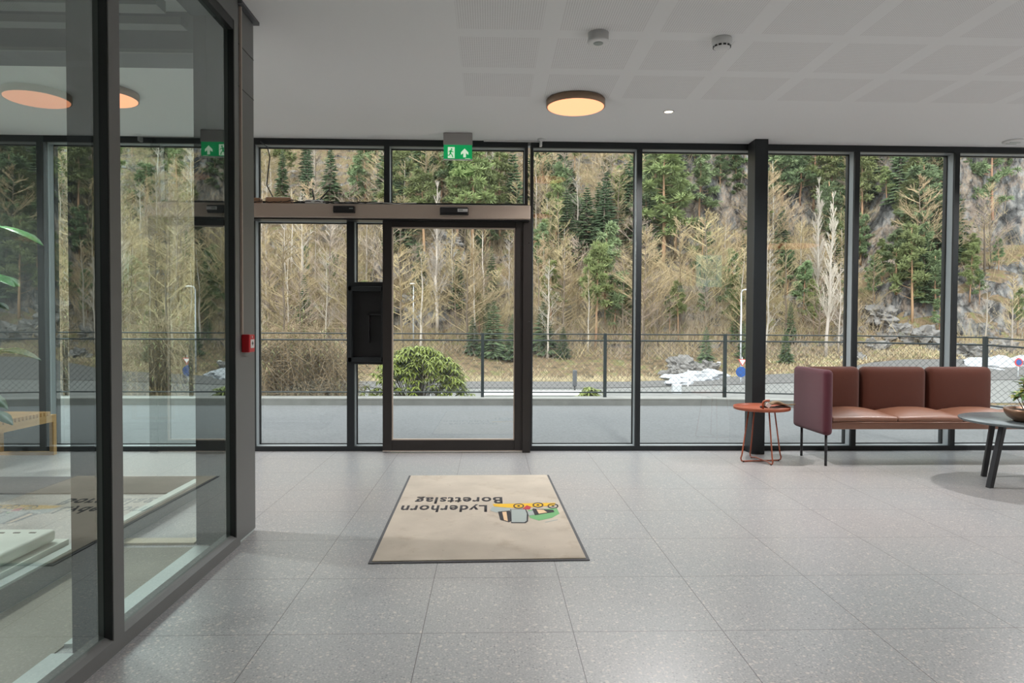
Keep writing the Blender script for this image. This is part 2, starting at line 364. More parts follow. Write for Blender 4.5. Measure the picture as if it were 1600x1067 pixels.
def rbox(x0, x1, y0, y1, z0, z1, r, n=5, bulge=0, pw=4):
    # rounded box as a deformed cube grid (superellipsoid-like corners)
    mb = MB(); cx, cy_, cz = (x0+x1)/2, (y0+y1)/2, (z0+z1)/2; hx, hy, hz = (x1-x0)/2, (y1-y0)/2, (z1-z0)/2
    r = min(r, hx, hy, hz)
    def ticks(h):
        e = [h-r+r*sin(pi/2*i/n) for i in range(n+1)]
        m_ = [(-1+2*i/8)*(h-r) for i in range(1, 8)]
        return [-q for q in e[::-1]]+m_+e
    tx, ty, tz = ticks(hx), ticks(hy), ticks(hz)
    def P(x, y, z):
        q = Vector((max(-hx+r, min(hx-r, x)), max(-hy+r, min(hy-r, y)), max(-hz+r, min(hz-r, z))))
        d = Vector((x, y, z))-q
        mag = max(abs(d.x), abs(d.y), abs(d.z))
        if d.length > 1e-9: d = d.normalized()*mag
        p = q+d
        if bulge:
            fz = (1-abs(p.x/hx)**pw)*(1-abs(p.y/hy)**pw); p.z += bulge*max(0, fz)*(1 if p.z > 0 else 0)
        return p+Vector((cx, cy_, cz))
    for ax in range(3):
        for sgn in (-1, 1):
            A, B = [(ty, tz), (tx, tz), (tx, ty)][ax]; vs = []
            for a in A:
                for b in B:
                    v = [(sgn*hx, a, b), (a, sgn*hy, b), (a, b, sgn*hz)][ax]; vs.append(P(*v))
            nb = len(B); fs = []
            for i in range(len(A)-1):
                for j in range(nb-1):
                    q = (i*nb+j, (i+1)*nb+j, (i+1)*nb+j+1, i*nb+j+1)
                    if (sgn < 0) != (ax == 1): q = q[::-1]
                    fs.append(q)
            mb.add(vs, fs, True)
    return mb
def weld(o):
    w = o.modifiers.new('w', 'WELD'); w.merge_threshold = .0004; return o

CZ = 2.98     # ceiling height
YF, YG = 6.70, 6.82   # inner face and glass plane of the facade

# ================================================================ SETTING
def struct(name, mb, m, **kw): return tag(mb.build(name, m, **kw), kind='structure')
struct('floor', MB().box(-7.0, 9.5, -5, 6.72, -.12, 0), MT['floor'])
struct('ceiling', MB().box(-7.0, 9.5, -5, 6.95, CZ, CZ+.25), MT['ceil'])
struct('wall_back', MB().box(-7.0, 9.5, -5.2, -5, 0, CZ), MT['wallw'])
struct('wall_right', MB().box(9.5, 9.7, -5, 6.95, 0, CZ), MT['wallw'])
struct('wall_left', MB().box(-7.2, -7.0, -5, 6.95, 0, CZ), MT['wallw'])
struct('wall_side', MB().box(3.7, 5.1, .30, .48, 0, CZ), MT['wallw'])
struct('wall_front', MB().box(-4.85, -4.20, 6.70, 6.90, 0, CZ), MT['walld'])
struct('floor_outside', MB().box(-9.5, 9.5, 6.72, 10.68, -.16, -.015), MT['asph'])

# ---- facade bays: each a window with its own half-mullion frame
def bay(i, xl, xr, z0=0., z1=CZ, wl=.025, wr=.025, zb=.045, zt=.06, glassname='glass_pane', y0=YF, y1=6.88):
    e = empty('window_%d' % i, (xl, YF, z0), kind='structure')
    f = MB(); x0, x1 = xl, xr
    X0, Y0, Z0 = xl, YF, z0
    f.box(0, wl, y0-Y0, y1-Y0, 0, z1-z0); f.box(x1-x0-wr, x1-x0, y0-Y0, y1-Y0, 0, z1-z0)
    f.box(wl, x1-x0-wr, y0-Y0, y1-Y0, 0, zb); f.box(wl, x1-x0-wr, y0-Y0, y1-Y0, z1-z0-zt, z1-z0)
    f.build('window_frame', MT['frame'], e)
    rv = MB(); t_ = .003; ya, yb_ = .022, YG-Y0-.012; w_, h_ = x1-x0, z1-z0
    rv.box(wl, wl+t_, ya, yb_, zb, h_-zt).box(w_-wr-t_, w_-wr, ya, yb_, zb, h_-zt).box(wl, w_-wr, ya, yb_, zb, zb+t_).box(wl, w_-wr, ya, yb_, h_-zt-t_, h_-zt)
    rv.build('daylit_lining', MT['daylit_side'], e)  # added lining: its paler colour stands in for daylight on the frame sides
    g = MB(); gi = .012   # glazing bead round the pane
    for a, b_, c, d in ((wl, wl+gi, zb, z1-z0-zt), (x1-x0-wr-gi, x1-x0-wr, zb, z1-z0-zt), (wl+gi, x1-x0-wr-gi, zb, zb+gi), (wl+gi, x1-x0-wr-gi, z1-z0-zt-gi, z1-z0-zt)):
        g.box(a, b_, YG-Y0-.012, YG-Y0+.012, c, d)
    g.build('glazing_bead', MT['gasket'], e)
    p = MB().box(wl+.001, x1-x0-wr-.001, YG-Y0-.003, YG-Y0+.003, zb+.001, z1-z0-zt-.001)
    # single thin pane: keep just the two large faces
    q = MB().add([(wl, YG-Y0, zb), (x1-x0-wr, YG-Y0, zb), (x1-x0-wr, YG-Y0, z1-z0-zt), (wl, YG-Y0, z1-z0-zt)], [(0, 1, 2, 3)])
    q.build(glassname, MT['gl'], e)
    return e
xm = dict(a=-2.262, m0=-1.3385, dl=-1.02, dj=.355, u=-.994, b3=1.4345, b4=2.59, b5=3.568, b6=4.5615, b7=5.62, b8=6.62)
TR = 2.372   # transom height
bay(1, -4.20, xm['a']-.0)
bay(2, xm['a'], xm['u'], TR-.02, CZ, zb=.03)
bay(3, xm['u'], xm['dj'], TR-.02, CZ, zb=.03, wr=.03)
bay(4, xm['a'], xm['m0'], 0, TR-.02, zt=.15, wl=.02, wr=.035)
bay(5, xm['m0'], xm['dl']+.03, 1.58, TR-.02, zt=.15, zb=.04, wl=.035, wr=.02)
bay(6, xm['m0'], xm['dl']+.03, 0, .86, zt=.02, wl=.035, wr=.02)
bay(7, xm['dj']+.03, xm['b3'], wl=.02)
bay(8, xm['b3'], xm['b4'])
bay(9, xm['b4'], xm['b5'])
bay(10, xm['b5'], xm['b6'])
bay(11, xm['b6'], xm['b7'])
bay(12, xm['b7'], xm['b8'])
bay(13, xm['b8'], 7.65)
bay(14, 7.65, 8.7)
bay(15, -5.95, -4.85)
struct('trim_1', MB().box(-7.0, -5.95, 6.70, 6.88, 0, CZ).box(8.7, 9.5, 6.70, 6.88, 0, CZ), MT['frame'])
# door jamb right of the sliding leaf
jb = MB().box(xm['dj']-.045, xm['dj']+.03, 6.60, 6.88, 0, TR-.02)
struct('trim_2', jb, MT['door'])
bolts = MB()
for z in (.10, .75, 1.25, 2.0): bolts.tube([(xm['dj']+.012, 6.602, z), (xm['dj']+.012, 6.594, z)], .006, 8)
bolts.build('jamb_screws', MT['black'], bpy.data.objects['trim_2'])
# steel column standing in front of the facade
col_ = struct('column', MB().box(2.486, 2.612, 6.51, 6.70, 0, CZ), MT['frame'], bevel=.004)

# ---- mailbox / dark recessed panel between the two lights
e = empty('letterbox_panel', (-1.19, 6.68, .86), 'black recessed metal panel set beside the sliding door at waist height', 'panel')
f = MB(); x0, x1, z0, z1 = -.165, .17, 0, .72
f.box(x0, x0+.035, -.02, .16, z0, z1).box(x1-.02, x1, -.02, .16, z0, z1).box(x0, x1, -.02, .16, z0, .045).box(x0, x1, -.02, .16, z1-.045, z1)
f.build('panel_frame', MT['frame'], e, bevel=.003)
MB().box(x0+.03, x1-.02, .05, .07, .04, z1-.04).build('back_plate', MT['black'], e)
MB().box(.02, .035, .0, .05, .18, .46).box(.02, .15, .0, .05, .445, .46).build('pull_handle', MT['blackm'], e)

# ---- sliding door leaf
d = empty('sliding_door', (xm['dl'], 6.62, 0), 'dark framed glass sliding door leaf in front of the facade', 'door')
W = .313+1.025; HT = 2.225
f = MB().box(0, .085, 0, .05, .012, HT).box(W-.085, W, 0, .05, .012, HT).box(.085, W-.085, 0, .05, .012, .118).box(.085, W-.085, 0, .05, HT-.085, HT)
f.build('door_frame', MT['door'], d, bevel=.003)
g = MB()
for a, b_, c, dd in ((.085, .095, .118, HT-.085), (W-.095, W-.085, .118, HT-.085), (.095, W-.095, .118, .128), (.095, W-.095, HT-.095, HT-.085)): g.box(a, b_, .008, .042, c, dd)
g.build('glazing_bead', MT['header'], d)
MB().add([(.09, .025, .12), (W-.09, .025, .12), (W-.09, .025, HT-.09), (.09, .025, HT-.09)], [(0, 1, 2, 3)]).build('glass_pane', MT['gl'], d)
MB().box(0, W, -.006, -.001, .012, .02).build('bottom_seal', MT['header'], d)
MB().box(W-.10, W+.02, -.045, 0, HT-.02, HT+.03).build('hanger', MT['black'], d)
# second leaf's hanger rail and threshold
# ---- header (operator box)
hd = empty('door_operator', (-1.0, 6.6, 2.270), 'long champagne metal door operator box spanning above the sliding door', 'door operator')
MB().box(-1.42, 1.37, -.10, .10, -.062, .062).build('cover', MT['header'], hd, bevel=.004)
MB().box(-1.42, 1.36, -.04, .10, -.076, -.063).build('track_rail', MT['black'], hd)
def sensor(x0, x1, z0, z1, label, lab):
    s = empty('door_sensor', ((x0+x1)/2, 6.49, (z0+z1)/2), label, 'sensor', None)
    w, h = (x1-x0)/2, (z1-z0)/2
    MB().add([(-w, .01, -h), (w, .01, -h), (w, .01, h), (-w, .01, h), (-w*.94, -.035, -h*.6), (w*.94, -.035, -h*.6), (w*.94, -.03, h), (-w*.94, -.03, h)],
             [(0, 3, 2, 1), (4, 5, 6, 7), (0, 1, 5, 4), (3, 7, 6, 2), (0, 4, 7, 3), (1, 2, 6, 5)]).build('sensor_body', MT['black'], s, bevel=.004)
    if lab:
        MB().box(w*.25, w*.95, -.037, -.032, -h*.25, h*.55).build('white_label', MT['white'], s)
        MB().box(w*.32, w*.62, -.0385, -.0365, 0, h*.35).build('label_print', MT['gry'], s)
    else: MB().box(w*.5, w*.85, -.0365, -.0325, h*.1, h*.35).build('status_window', MT['gry'], s)
    MB().box(-w*.9, w*.9, -.034, -.02, -h*.95, -h*.7).build('lens_strip', MT['gasket'], s)
sensor(-1.454, -1.25, 2.245, 2.307, 'black motion sensor with no label, on the left half of the door operator', False)
sensor(-.473, -.206, 2.235, 2.305, 'black motion sensor with white label, above the middle of the glass door leaf', True)
# clutter on top of the header
rt = empty('wifi_router', (-1.62, 6.56, 2.333), 'small flat router with two raised black antennas on top of door operator', 'router')
rbox(-.10, .07, -.05, .05, 0, .036, .012).build('router_body', MT['white'], rt)
MB().tube([(-.02, 0, .02), (-.045, 0, .145)], .0065, 8).build('antenna', MT['black'], rt)
MB().tube([(.01, 0, .02), (.115, 0, .140)], .0065, 8).build('antenna', MT['black'], rt)
b = tag(weld(rbox(-.12, .12, -.05, .05, 0, .060, .020).build('cable_box', mat('tan plastic box', (.42, .25, .15), .5), None, (-1.965, 6.56, 2.333))), 'tan plastic cable box lying on the door operator beside hanging cable', 'box')
b2 = tag(rbox(-.06, .06, -.04, .04, 0, .052, .01).build('cable_box', mat('brown plastic box', (.30, .17, .10), .5), None, (-2.19, 6.56, 2.333)), 'small brown box on the door operator against the grey pier', 'box')
cb = MB()
for k in range(9):
    x = -2.2+k*.12; a = random.uniform(.005, .03)
    cb.tube([(x+i*.04, 6.515+.008*sin(i*1.3+k), 2.337+a*abs(sin(i*.8+k))) for i in range(7)], .004, 5)
tag(cb.build('cable_bundle', MT['black']), 'tangle of thin black cables lying along the door operator', 'cables')
tag(MB().tube([(-2.0+.09*i/8-.05*sin(i*.7), 6.62, 2.338+.004*i) for i in range(3)]+[(-2.05, 6.62, 2.42), (-2.10, 6.62, 2.52), (-2.085, 6.62, 2.66), (-2.07, 6.62, 2.78), (-2.10, 6.64, 2.88), (-2.17, 6.66, 2.935)], .0055, 6).build('hanging_cable', MT['black']), 'black cable hanging from the ceiling edge down to door operator', 'cable')
tag(MB().tube([(-1.5+.09*i, 6.52, 2.337+.012*abs(sin(i*.9))) for i in range(10)], .004, 6).build('white_cable', MT['white']), 'thin white cable lying along top edge of door operator', 'cable')

# ================================================================ GLASS PARTITION ON THE LEFT
XP, XI = -1.375, -1.60
# pier: clad column with base shadow gap
pier = empty('pier', (-1.49, 3.995, 0), 'grey metal clad pier at the end of the glass partition', 'pier')
MB().box(-.045, .106, -.134, .135, .014, CZ-.02).build('cladding', MT['box'], pier, bevel=.002)
MB().box(-.125, -.046, -.134, .135, .0, CZ-.02).box(-.125, .0, -.139, -.1345, .013, CZ-.02).build('inner_cladding', MT['core'], pier)
MB().box(-.045, .100, -.13, .13, 0, .014).build('plinth', MT['sill'], pier)
for z in (2.52, 2.75): MB().box(.1065, .108, -.11, .134, z, z+.004).build('panel_joint', MT['gasket'], pier)
MB().box(-.112, .135, -.134, .155, CZ-.02, CZ-.002).build('cap_flange', MT['boxd'], pier)
def post(y0, y1, name, label):
    e = empty(name, (XP, y0, 0), label, 'post')
    MB().box(-.005, 0, 0, y1-y0, 0, CZ-.005).box(-.06, -.006, .006, y1-y0, 0, CZ-.005).build('face_strip', MT['box'], e)
    MB().box(-.034, -.004, -.004, .006, .06, CZ-.13).build('glazing_channel', MT['gasket'], e)
    MB().box(-.15, -.062, .0, y1-y0, 0, CZ-.005).build('post_core', MT['core'], e, bevel=.002)
    return e
post(2.565, 2.64, 'partition_post', 'tall grey and black post standing nearest in the glass partition')
post(3.80, 3.858, 'partition_post', 'grey and black end post of glass partition, fixed to grey pier')
def pane(y0, y1, lab):
    e = empty('glass_partition_panel', (XP, y0, 0), lab, 'glass partition')
    w = y1-y0
    MB().box(-.06, 0, 0, w, 0, .055).add([(-.06, 0, .055), (0, 0, .055), (0, w, .055), (-.06, w, .055), (-.06, 0, .078), (-.02, 0, .066), (-.02, w, .066), (-.06, w, .078)], [(4, 5, 6, 7), (1, 2, 6, 5), (0, 1, 5, 4), (2, 3, 7, 6)]).build('base_rail', MT['box'], e)
    MB().box(-.06, 0, 0, w, 2.84, CZ-.005).build('head_rail', MT['box'], e)
    MB().box(-.034, -.004, 0, w, 2.79, 2.84).build('glazing_channel', MT['gasket'], e)
    MB().add([(-.028, 0, .07), (-.028, w, .07), (-.028, w, 2.80), (-.028, 0, 2.80)], [(0, 1, 2, 3)]).build('glass_pane', MT['glp'], e)
    MB().box(XI-XP, -.062, 0, w, 0, .012).build('inner_sill', MT['sill'], e)
    MB().box(XI-XP, -.062, 0, w, 2.86, CZ-.005).build('inner_head', MT['boxd'], e)
    return e
pane(.9, 2.565, 'nearer large glass panel of the left partition, left of tall post')
pane(2.64, 3.80, 'farther glass panel of left partition between the post and grey pier')
# fire call point and conduit
fa = empty('fire_call_point', (-1.384, 3.955, 1.11), 'red manual fire alarm call point on the grey pier', 'fire alarm')
rbox(0, .045, -.045, .045, -.05, .05, .006).build('alarm_body', MT['red'], fa)
MB().box(.045, .047, -.028, .028, -.026, .022).build('white_label', MT['white'], fa)
MB().box(.047, .0478, -.012, .012, -.005, .005).box(.047, .0478, -.004, .004, -.012, .012).build('label_mark', MT['black'], fa)
MB().box(.045, .0465, -.006, .002, .030, .042).build('flame_mark', MT['white'], fa)
tag(MB().box(-1.3835, -1.3715, 3.895, 3.907, 1.162, CZ-.022).build('cable_conduit', MT['header']), 'thin pale conduit running down the pier to the red call point', 'conduit')

# room behind the partition
lb = empty('ceiling_bulkhead', (-4.0, 3.0, 2.7), 'dark slatted ceiling bulkhead behind the glass partition', 'bulkhead')
MB().box(-2.4, 2.38, 1.02, 1.30, .06, .275).build('front_beam', MT['boxd'], lb)
MB().box(-2.4, 2.38, 1.0, 1.02, .04, .06).box(-2.4, 2.38, .72, .80, .08, .12).box(-2.4, 2.38, .45, .55, .06, .12).box(-2.4, 2.38, .1, .22, .06, .12).build('slat', MT['box'], lb)
lr = empty('floor_rail', (-2.085, 2.0, 0), 'low grey metal rail on the floor behind the glass partition', 'rail')
MB().box(-.02, .035, -1.0, 3.0, 0, .10).build('rail_body', MT['box'], lr, bevel=.004)
MB().box(-.02, .034, -1.0, 3.0, .1005, .112).build('rail_cap', MT['sill'], lr)
wb = empty('access_hatch', (-2.41, 2.14, 0), 'off-white metal floor unit with lever behind glass partition', 'floor unit')
MB().box(-.9, .295, -1.3, 1.40, 0, .135).build('plinth', MT['offw'], wb)
weld(rbox(-.92, .26, -1.3, 1.36, .140, .20, .02).build('lid', MT['offw'], wb))
for k in range(14): MB().box(-.80+.075*k, -.77+.075*k, 1.28, 1.292, .1995, .202).build('vent_slot', MT['black'], wb)
MB().box(-.03, .0, 1.16, 1.19, .201, .24).tube([(-.015, 1.175, .235), (.03, 1.16, .25), (.05, 1.13, .22)], .009, 8).build('lever', MT['galv'], wb)
tag(MB().box(-2.04, -1.60, .9, 3.80, 0, .006).build('floor_shaft', mat('khaki linoleum', (.22, .195, .145), .5, nscale=3, namt=.08)), kind='structure')
tag(MB().box(-2.04, -1.63, 3.86, 3.95, 0, .012).build('trim_3', mat('cream threshold strip', (.62, .54, .40), .5)), kind='structure')
tag(MB().box(-5.0, -1.95, 5.02, 5.56, 0.0005, .010).build('doormat', mat('dark brown mat', (.05, .042, .04), .95, nscale=30, namt=.2)), 'long dark brown doormat on the floor behind the glass partition', 'mat')
lf = MB(); lf.leaf((0, 0, 0), (1, .3, .1), .035, .02, droop=.1, curl=.6, thick=.0008); lf.leaf((.005, 0, 0), (-.2, 1, .2), .03, .016, droop=.1, curl=.6, thick=.0008)
tag(lf.build('dry_leaf', mat('dry orange leaf', (.40, .20, .05), .8), None, (-1.47, 2.46, .017)), 'tiny dry orange leaf lying on the inner sill beside the tall post', 'leaf')
# bench
bn = empty('slatted_bench', (-4.02, 6.56, 0), 'light oak slatted bench behind the glass, beside the window wall', 'bench')
MB().box(-.04, 0, -1.9, 0, .31, .375).box(-.52, -.48, -1.9, 0, .31, .375).build('side_rail', MT['oak'], bn, bevel=.002)
for x in (-.04, -.52):
    for y in (-.045, -1.9): MB().box(x, x+.04, y, y+.045, 0, .31).build('leg', MT['oak'], bn, bevel=.002)
MB().box(-.48, -.04, -.045, 0, 0, .03).build('foot_rail', MT['oak'], bn); MB().box(-.48, -.04, -1.9, -1.855, 0, .03).build('foot_rail', MT['oak'], bn)
for k in range(38): MB().box(-.52, 0, -.12-k*.048, -.09-k*.048, .376, .41).build('slat', MT['oak'], bn)
MB().box(-.50, -.015, -1.9, -.09, .376, .40).build('spacer_board', MT['oakd'], bn)
# big leaf plant
pl = empty('potted_plant', (-3.72, 4.85, 0), 'tall broad-leaved plant in a grey pot behind the glass partition', 'plant')
MB().lathe([(.12, 0), (.14, .02), (.20, .44), (.205, .46), (.19, .46), (.18, .40)], seg=40).build('pot', MT['pot'], pl)
MB().lathe([(.0, .395), (.18, .40)], seg=30).build('soil', MT['soil'], pl)
stm = MB(); lv = MB(); rnd = random.Random(5)
for k in range(9):
    a = rnd.uniform(0, 2*pi); hh = rnd.uniform(.75, 1.9); q = Vector((.28*cos(a), .28*sin(a), hh))
    stm.tube([(0.05*cos(a), .05*sin(a), .38), (.10*cos(a), .10*sin(a), hh*.6), q], .008, 6)
    lv.leaf(q, (cos(a), sin(a), .25), rnd.uniform(.32, .42), rnd.uniform(.17, .22), droop=.35)
for (px, py, ang, ln, w) in ((5, 352, .1, .36, .17), (-12, 425, .2, .26, .22), (-12, 468, .1, .18, .12), (-25, 612, -.4, .24, .15), (-14, 640, -.2, .22, .16)):
    q = onY(px, py, 4.85)-Vector((-3.72, 4.85, 0)); dv = Vector((cos(ang), -.2, .05+.2*sin(ang)))
    stm.tube([(0, 0, .38), (q.x*.4-.05, q.y*.5, q.z*.7), q-dv.normalized()*.02], .007, 6)
    lv.leaf(q-dv.normalized()*.05, dv, ln, w, droop=.45, curl=-.15)
stm.build('stem', MT['leaf2'], pl); lv.build('foliage', MT['leaf2'], pl)

# ================================================================ CEILING FITTINGS
def round_lamp(x, y, r, label, group=None, h=.055):
    e = empty('round_ceiling_lamp', (x, y, CZ), label, 'ceiling lamp', group)
    MB().lathe([(r*.93, 0), (r, -.004), (r, -h), (r*.965, -h-.002), (r*.96, -h+.006)], seg=64).build('lamp_ring', MT['lampr'], e)
    MB().lathe([(r*.955, -h+.004), (r*.955, -h-.003), (r*.93, -h-.006)], seg=64, smooth=False).build('diffuser', MT['lampf'], e)
    return e
a = onZ(854, 166, CZ-.055); b_ = onZ(946, 166, CZ-.055); lc = (a+b_)/2; lrad = (b_-a).length/2
yc = (onZ(900, 149, CZ-.055).y+onZ(900, 184, CZ-.055).y)/2
round_lamp(lc.x, yc, lrad, 'round flush ceiling lamp glowing warm, in front of the sliding door')
round_lamp(.74, 2.75, lrad, 'round flush ceiling lamp above the viewer, seen only as reflection in glass')
round_lamp(-2.93, 5.42, lrad, 'round flush ceiling lamp behind the glass partition')
round_lamp(6.35, -1.1, .66, 'extra large round ceiling lamp at the back of the lobby')
round_lamp(.74, -.6, lrad, 'round flush ceiling lamp behind the viewer over lobby floor')
def downlight(x, y, lab, power, r=.035):
    e = empty('downlight', (x, y, CZ), lab, 'downlight', None)
    MB().lathe([(.045, 0), (.045, -.004), (.036, -.006), (.034, -.001)], seg=32).build('trim_ring', MT['white'], e)
    MB().lathe([(.0, -.0035), (.033, -.0035)], seg=24).build('lens', MT['spot'], e)
    ld = bpy.data.lights.new('downlight_bulb', 'SPOT'); ld.energy = power; ld.spot_size = radians(150); ld.spot_blend = .6; ld.color = (1.0, .975, .96); ld.shadow_soft_size = .06
    lo = bpy.data.objects.new('downlight_bulb', ld); COL.objects.link(lo); lo.parent = e; lo.location = (0, 0, -.03)
PW = 270  # seen and mirrored ones first; the unseen rest are added to brighten the room
dls = [(1.46, 5.72, 'small lit recessed downlight to the right of round ceiling lamp', .95), (4.8, 5.5, 'recessed downlight over the sofa near the window wall', .9), (1.45, 2.7, 'recessed downlight over the lobby between mat and viewer', .16),
       (4.8, 2.7, 'recessed downlight in the right half of lobby', .55), (1.45, -.5, 'unseen added downlight just behind the viewer', .18), (4.8, -1.9, 'unseen added downlight behind the notice wall', .8),
       (7.8, 2.7, 'unseen added downlight at the far right of the lobby', 1), (7.8, 5.5, 'unseen added downlight in the right window corner', 1), (1.45, -3.2, 'unseen added downlight deep at the back of lobby', .6),
       (-3.6, 4.6, 'unseen added downlight over the bench behind glass', .9), (-3.6, 1.2, 'unseen added downlight behind the near partition panel', .5), (-5.6, 5.2, 'unseen added downlight at the far left behind the glass', .9), (-.9, -2.2, 'unseen added downlight behind the viewer on the left', .2)]
for x, y, lab, k in dls: downlight(x, y, lab, PW*k)
# smoke detectors
def detector(px, py, style, lab):
    p = onZ(px, py, CZ-.03); e = empty('smoke_detector', (p.x, p.y, CZ), lab, 'smoke detector')
    if style == 0:
        MB().lathe([(.062, 0), (.062, -.045), (.066, -.047), (.066, -.056), (.05, -.060), (.02, -.060)], seg=40).build('housing', MT['white'], e)
        MB().lathe([(.030, -.0602), (.026, -.064)], seg=20).build('sensor_window', MT['gry'], e)
    else:
        MB().lathe([(.058, 0), (.060, -.02), (.056, -.04), (.048, -.058), (.030, -.070), (.012, -.072)], seg=40).build('housing', MT['white'], e)
        s = MB()
        for k in range(12):
            a = 2*pi*k/12; T = Matrix.Rotation(a, 4, 'Z'); s.box(.045, .0535, -.009, .009, -.056, -.046, T)
        s.build('vent_slot_ring', MT['black'], e)
detector(935, 60, 0, 'white cylindrical ceiling detector, left of two')
detector(1128, 68, 1, 'white domed smoke detector with black slots, right of two')
p = onZ(1583, 222, CZ-.01); e = empty('ceiling_vent', (p.x, p.y, CZ), 'small white slotted ceiling fitting near the right window', 'ceiling fitting')
MB().lathe([(.09, 0), (.085, -.012), (.05, -.02)], seg=32).build('housing', MT['white'], e); MB().box(-.05, .05, -.03, -.02, -.024, -.019).box(-.05, .05, .02, .03, -.024, -.019).build('slot', MT['gry'], e)
p = onZ(848, 212, CZ); e = empty('frame_contact_sensor', (p.x, 6.62, CZ), 'small white bracket sensor where ceiling meets the window frame', 'sensor')
MB().lathe([(.04, 0), (.04, -.012), (.02, -.016)], seg=24).build('mount', MT['white'], e); MB().box(-.018, .004, .0, .06, -.06, -.01).build('arm', MT['white'], e)
MB().box(-.55, -.012, .05, .075, -.012, -.001).build('cable_cover', MT['white'], e)
# exit sign
ex = empty('exit_sign', (-.304, 6.45, 2.735), 'green emergency exit sign with running figure and up arrow', 'sign')
MB().box(-.133, .133, -.025, .025, .135, CZ-2.735-.002).build('housing', mat('grey-white sign housing', (.36, .34, .33), .5), ex, bevel=.006)
MB().box(-.130, .130, -.008, .008, .006, .135).build('sign_face', MT['green'], ex)
MB().box(-.134, .134, -.012, .012, -.002, .006).build('edge_strip', MT['white'], ex)
g = MB()
def flat(mb, pts, y, th=.0015): # pts in (x,z) facing -y
    n = len(pts); vs = [(a, y, b) for a, b in pts]+[(a, y-th, b) for a, b in pts]
    mb.add(vs, [tuple(range(n)), tuple(range(n, 2*n))[::-1]]+[(i, n+i, n+(i+1) % n, (i+1) % n) for i in range(n)])
flat(g, [(-.092, .015), (-.030, .015), (-.030, .115), (-.092, .115)], -.0085)
g.build('door_pictogram', MT['glow'], ex)
g = MB(); flat(g, [(.050, .022), (.074, .022), (.074, .062), (.096, .045), (.096, .068), (.062, .103), (.028, .068), (.028, .045), (.050, .062)], -.0085); g.build('arrow_pictogram', MT['glow'], ex)
g = MB(); y = -.0102
flat(g, [(-.058+.008*cos(t), .096+.008*sin(t)) for t in [k*pi/5 for k in range(10)]], y)
for a, b2, w in (((-.062, .086), (-.070, .056), .009), ((-.064, .084), (-.040, .068), .004), ((-.066, .084), (-.086, .070), .004), ((-.069, .058), (-.052, .042), .005), ((-.052, .042), (-.046, .020), .005), ((-.070, .058), (-.078, .040), .005), ((-.078, .040), (-.100, .040), .004)):
    a = Vector((a[0], 0, a[1])); b2 = Vector((b2[0], 0, b2[1])); n_ = (b2-a).normalized(); s_ = Vector((-n_.z, 0, n_.x))*w
    flat(g, [((a-s_).x, (a-s_).z), ((a+s_).x, (a+s_).z), ((b2+s_*.8).x, (b2+s_*.8).z), ((b2-s_*.8).x, (b2-s_*.8).z)][::-1], y)
g.build('running_figure', MT['green'], ex)
MB().box(.066, .112, -.0098, -.0082, .010, .013).build('small_print', MT['glow'], ex)

# screen, and poster given a glow, on the side wall behind the viewer (they glow back in the panes)
s1 = empty('information_screen', (4.16, .50, 2.26), 'teal glowing notice screen on the white side wall', 'screen')
MB().box(-.24, .24, -.02, .0, -.30, .30).build('screen_panel', MT['screen'], s1)
ln = MB(); [ln.box(-.16, .14, .0, .002, .22-.035*k, .228-.035*k) for k in range(12)]; ln.build('text_lines', mat('dark teal print', (.02, .12, .12), .6), s1)
s2 = empty('notice_board', (3.86, .50, 1.98), 'blue and orange notice board below the teal screen', 'notice board')
MB().box(-.30, .30, -.02, 0, -.12, .0).build('board_panel', MT['poster_glow'], s2)  # poster panel made to glow so it shows mirrored in the panes
MB().box(-.14, -.08, -.02, .002, .0, .5).box(-.02, .02, -.02, .002, .0, .5).build('orange_strip', MT['scro'], s2)

# ================================================================ MAT
A, B, C_, D_ = Vector((-.650, 5.588, 0)), Vector((.478, 5.600, 0)), Vector((.520, 3.560, 0)), Vector((-.618, 3.530, 0))
e = empty('entrance_mat', (0, 4.57, 0), 'cream entrance mat printed with black lettering, lying before the sliding door', 'mat')
O = Vector((0, 4.57, 0))
def MU(u, v, z=0): # u 0..1 left-right, v 0..1 near-far
    p = (D_*(1-u)+C_*u)*(1-v)+(A*(1-u)+B*u)*v-O; p.z = z; return p
MB().quadprism([MU(0, 0), MU(1, 0), MU(1, 1), MU(0, 1)], .0005, .005).build('rubber_border', MT['matb'], e)
bu, bv = .016, .009
MB().quadprism([MU(bu, bv), MU(1-bu, bv), MU(1-bu, 1-bv), MU(bu, 1-bv)], .005, .010).build('pile', MT['matc'], e)
def px2uv(x, y):
    p = onZ(x, y, .010)-O; # invert bilinear approx
    u, v = .5, .5
    for _ in range(12):
        q = MU(u, v); r_ = p-q; du = MU(u+.01, v)-q; dv = MU(u, v+.01)-q
        det = du.x*dv.y-du.y*dv.x; u += .01*(r_.x*dv.y-r_.y*dv.x)/det; v += .01*(du.x*r_.y-du.y*r_.x)/det
    return u, v
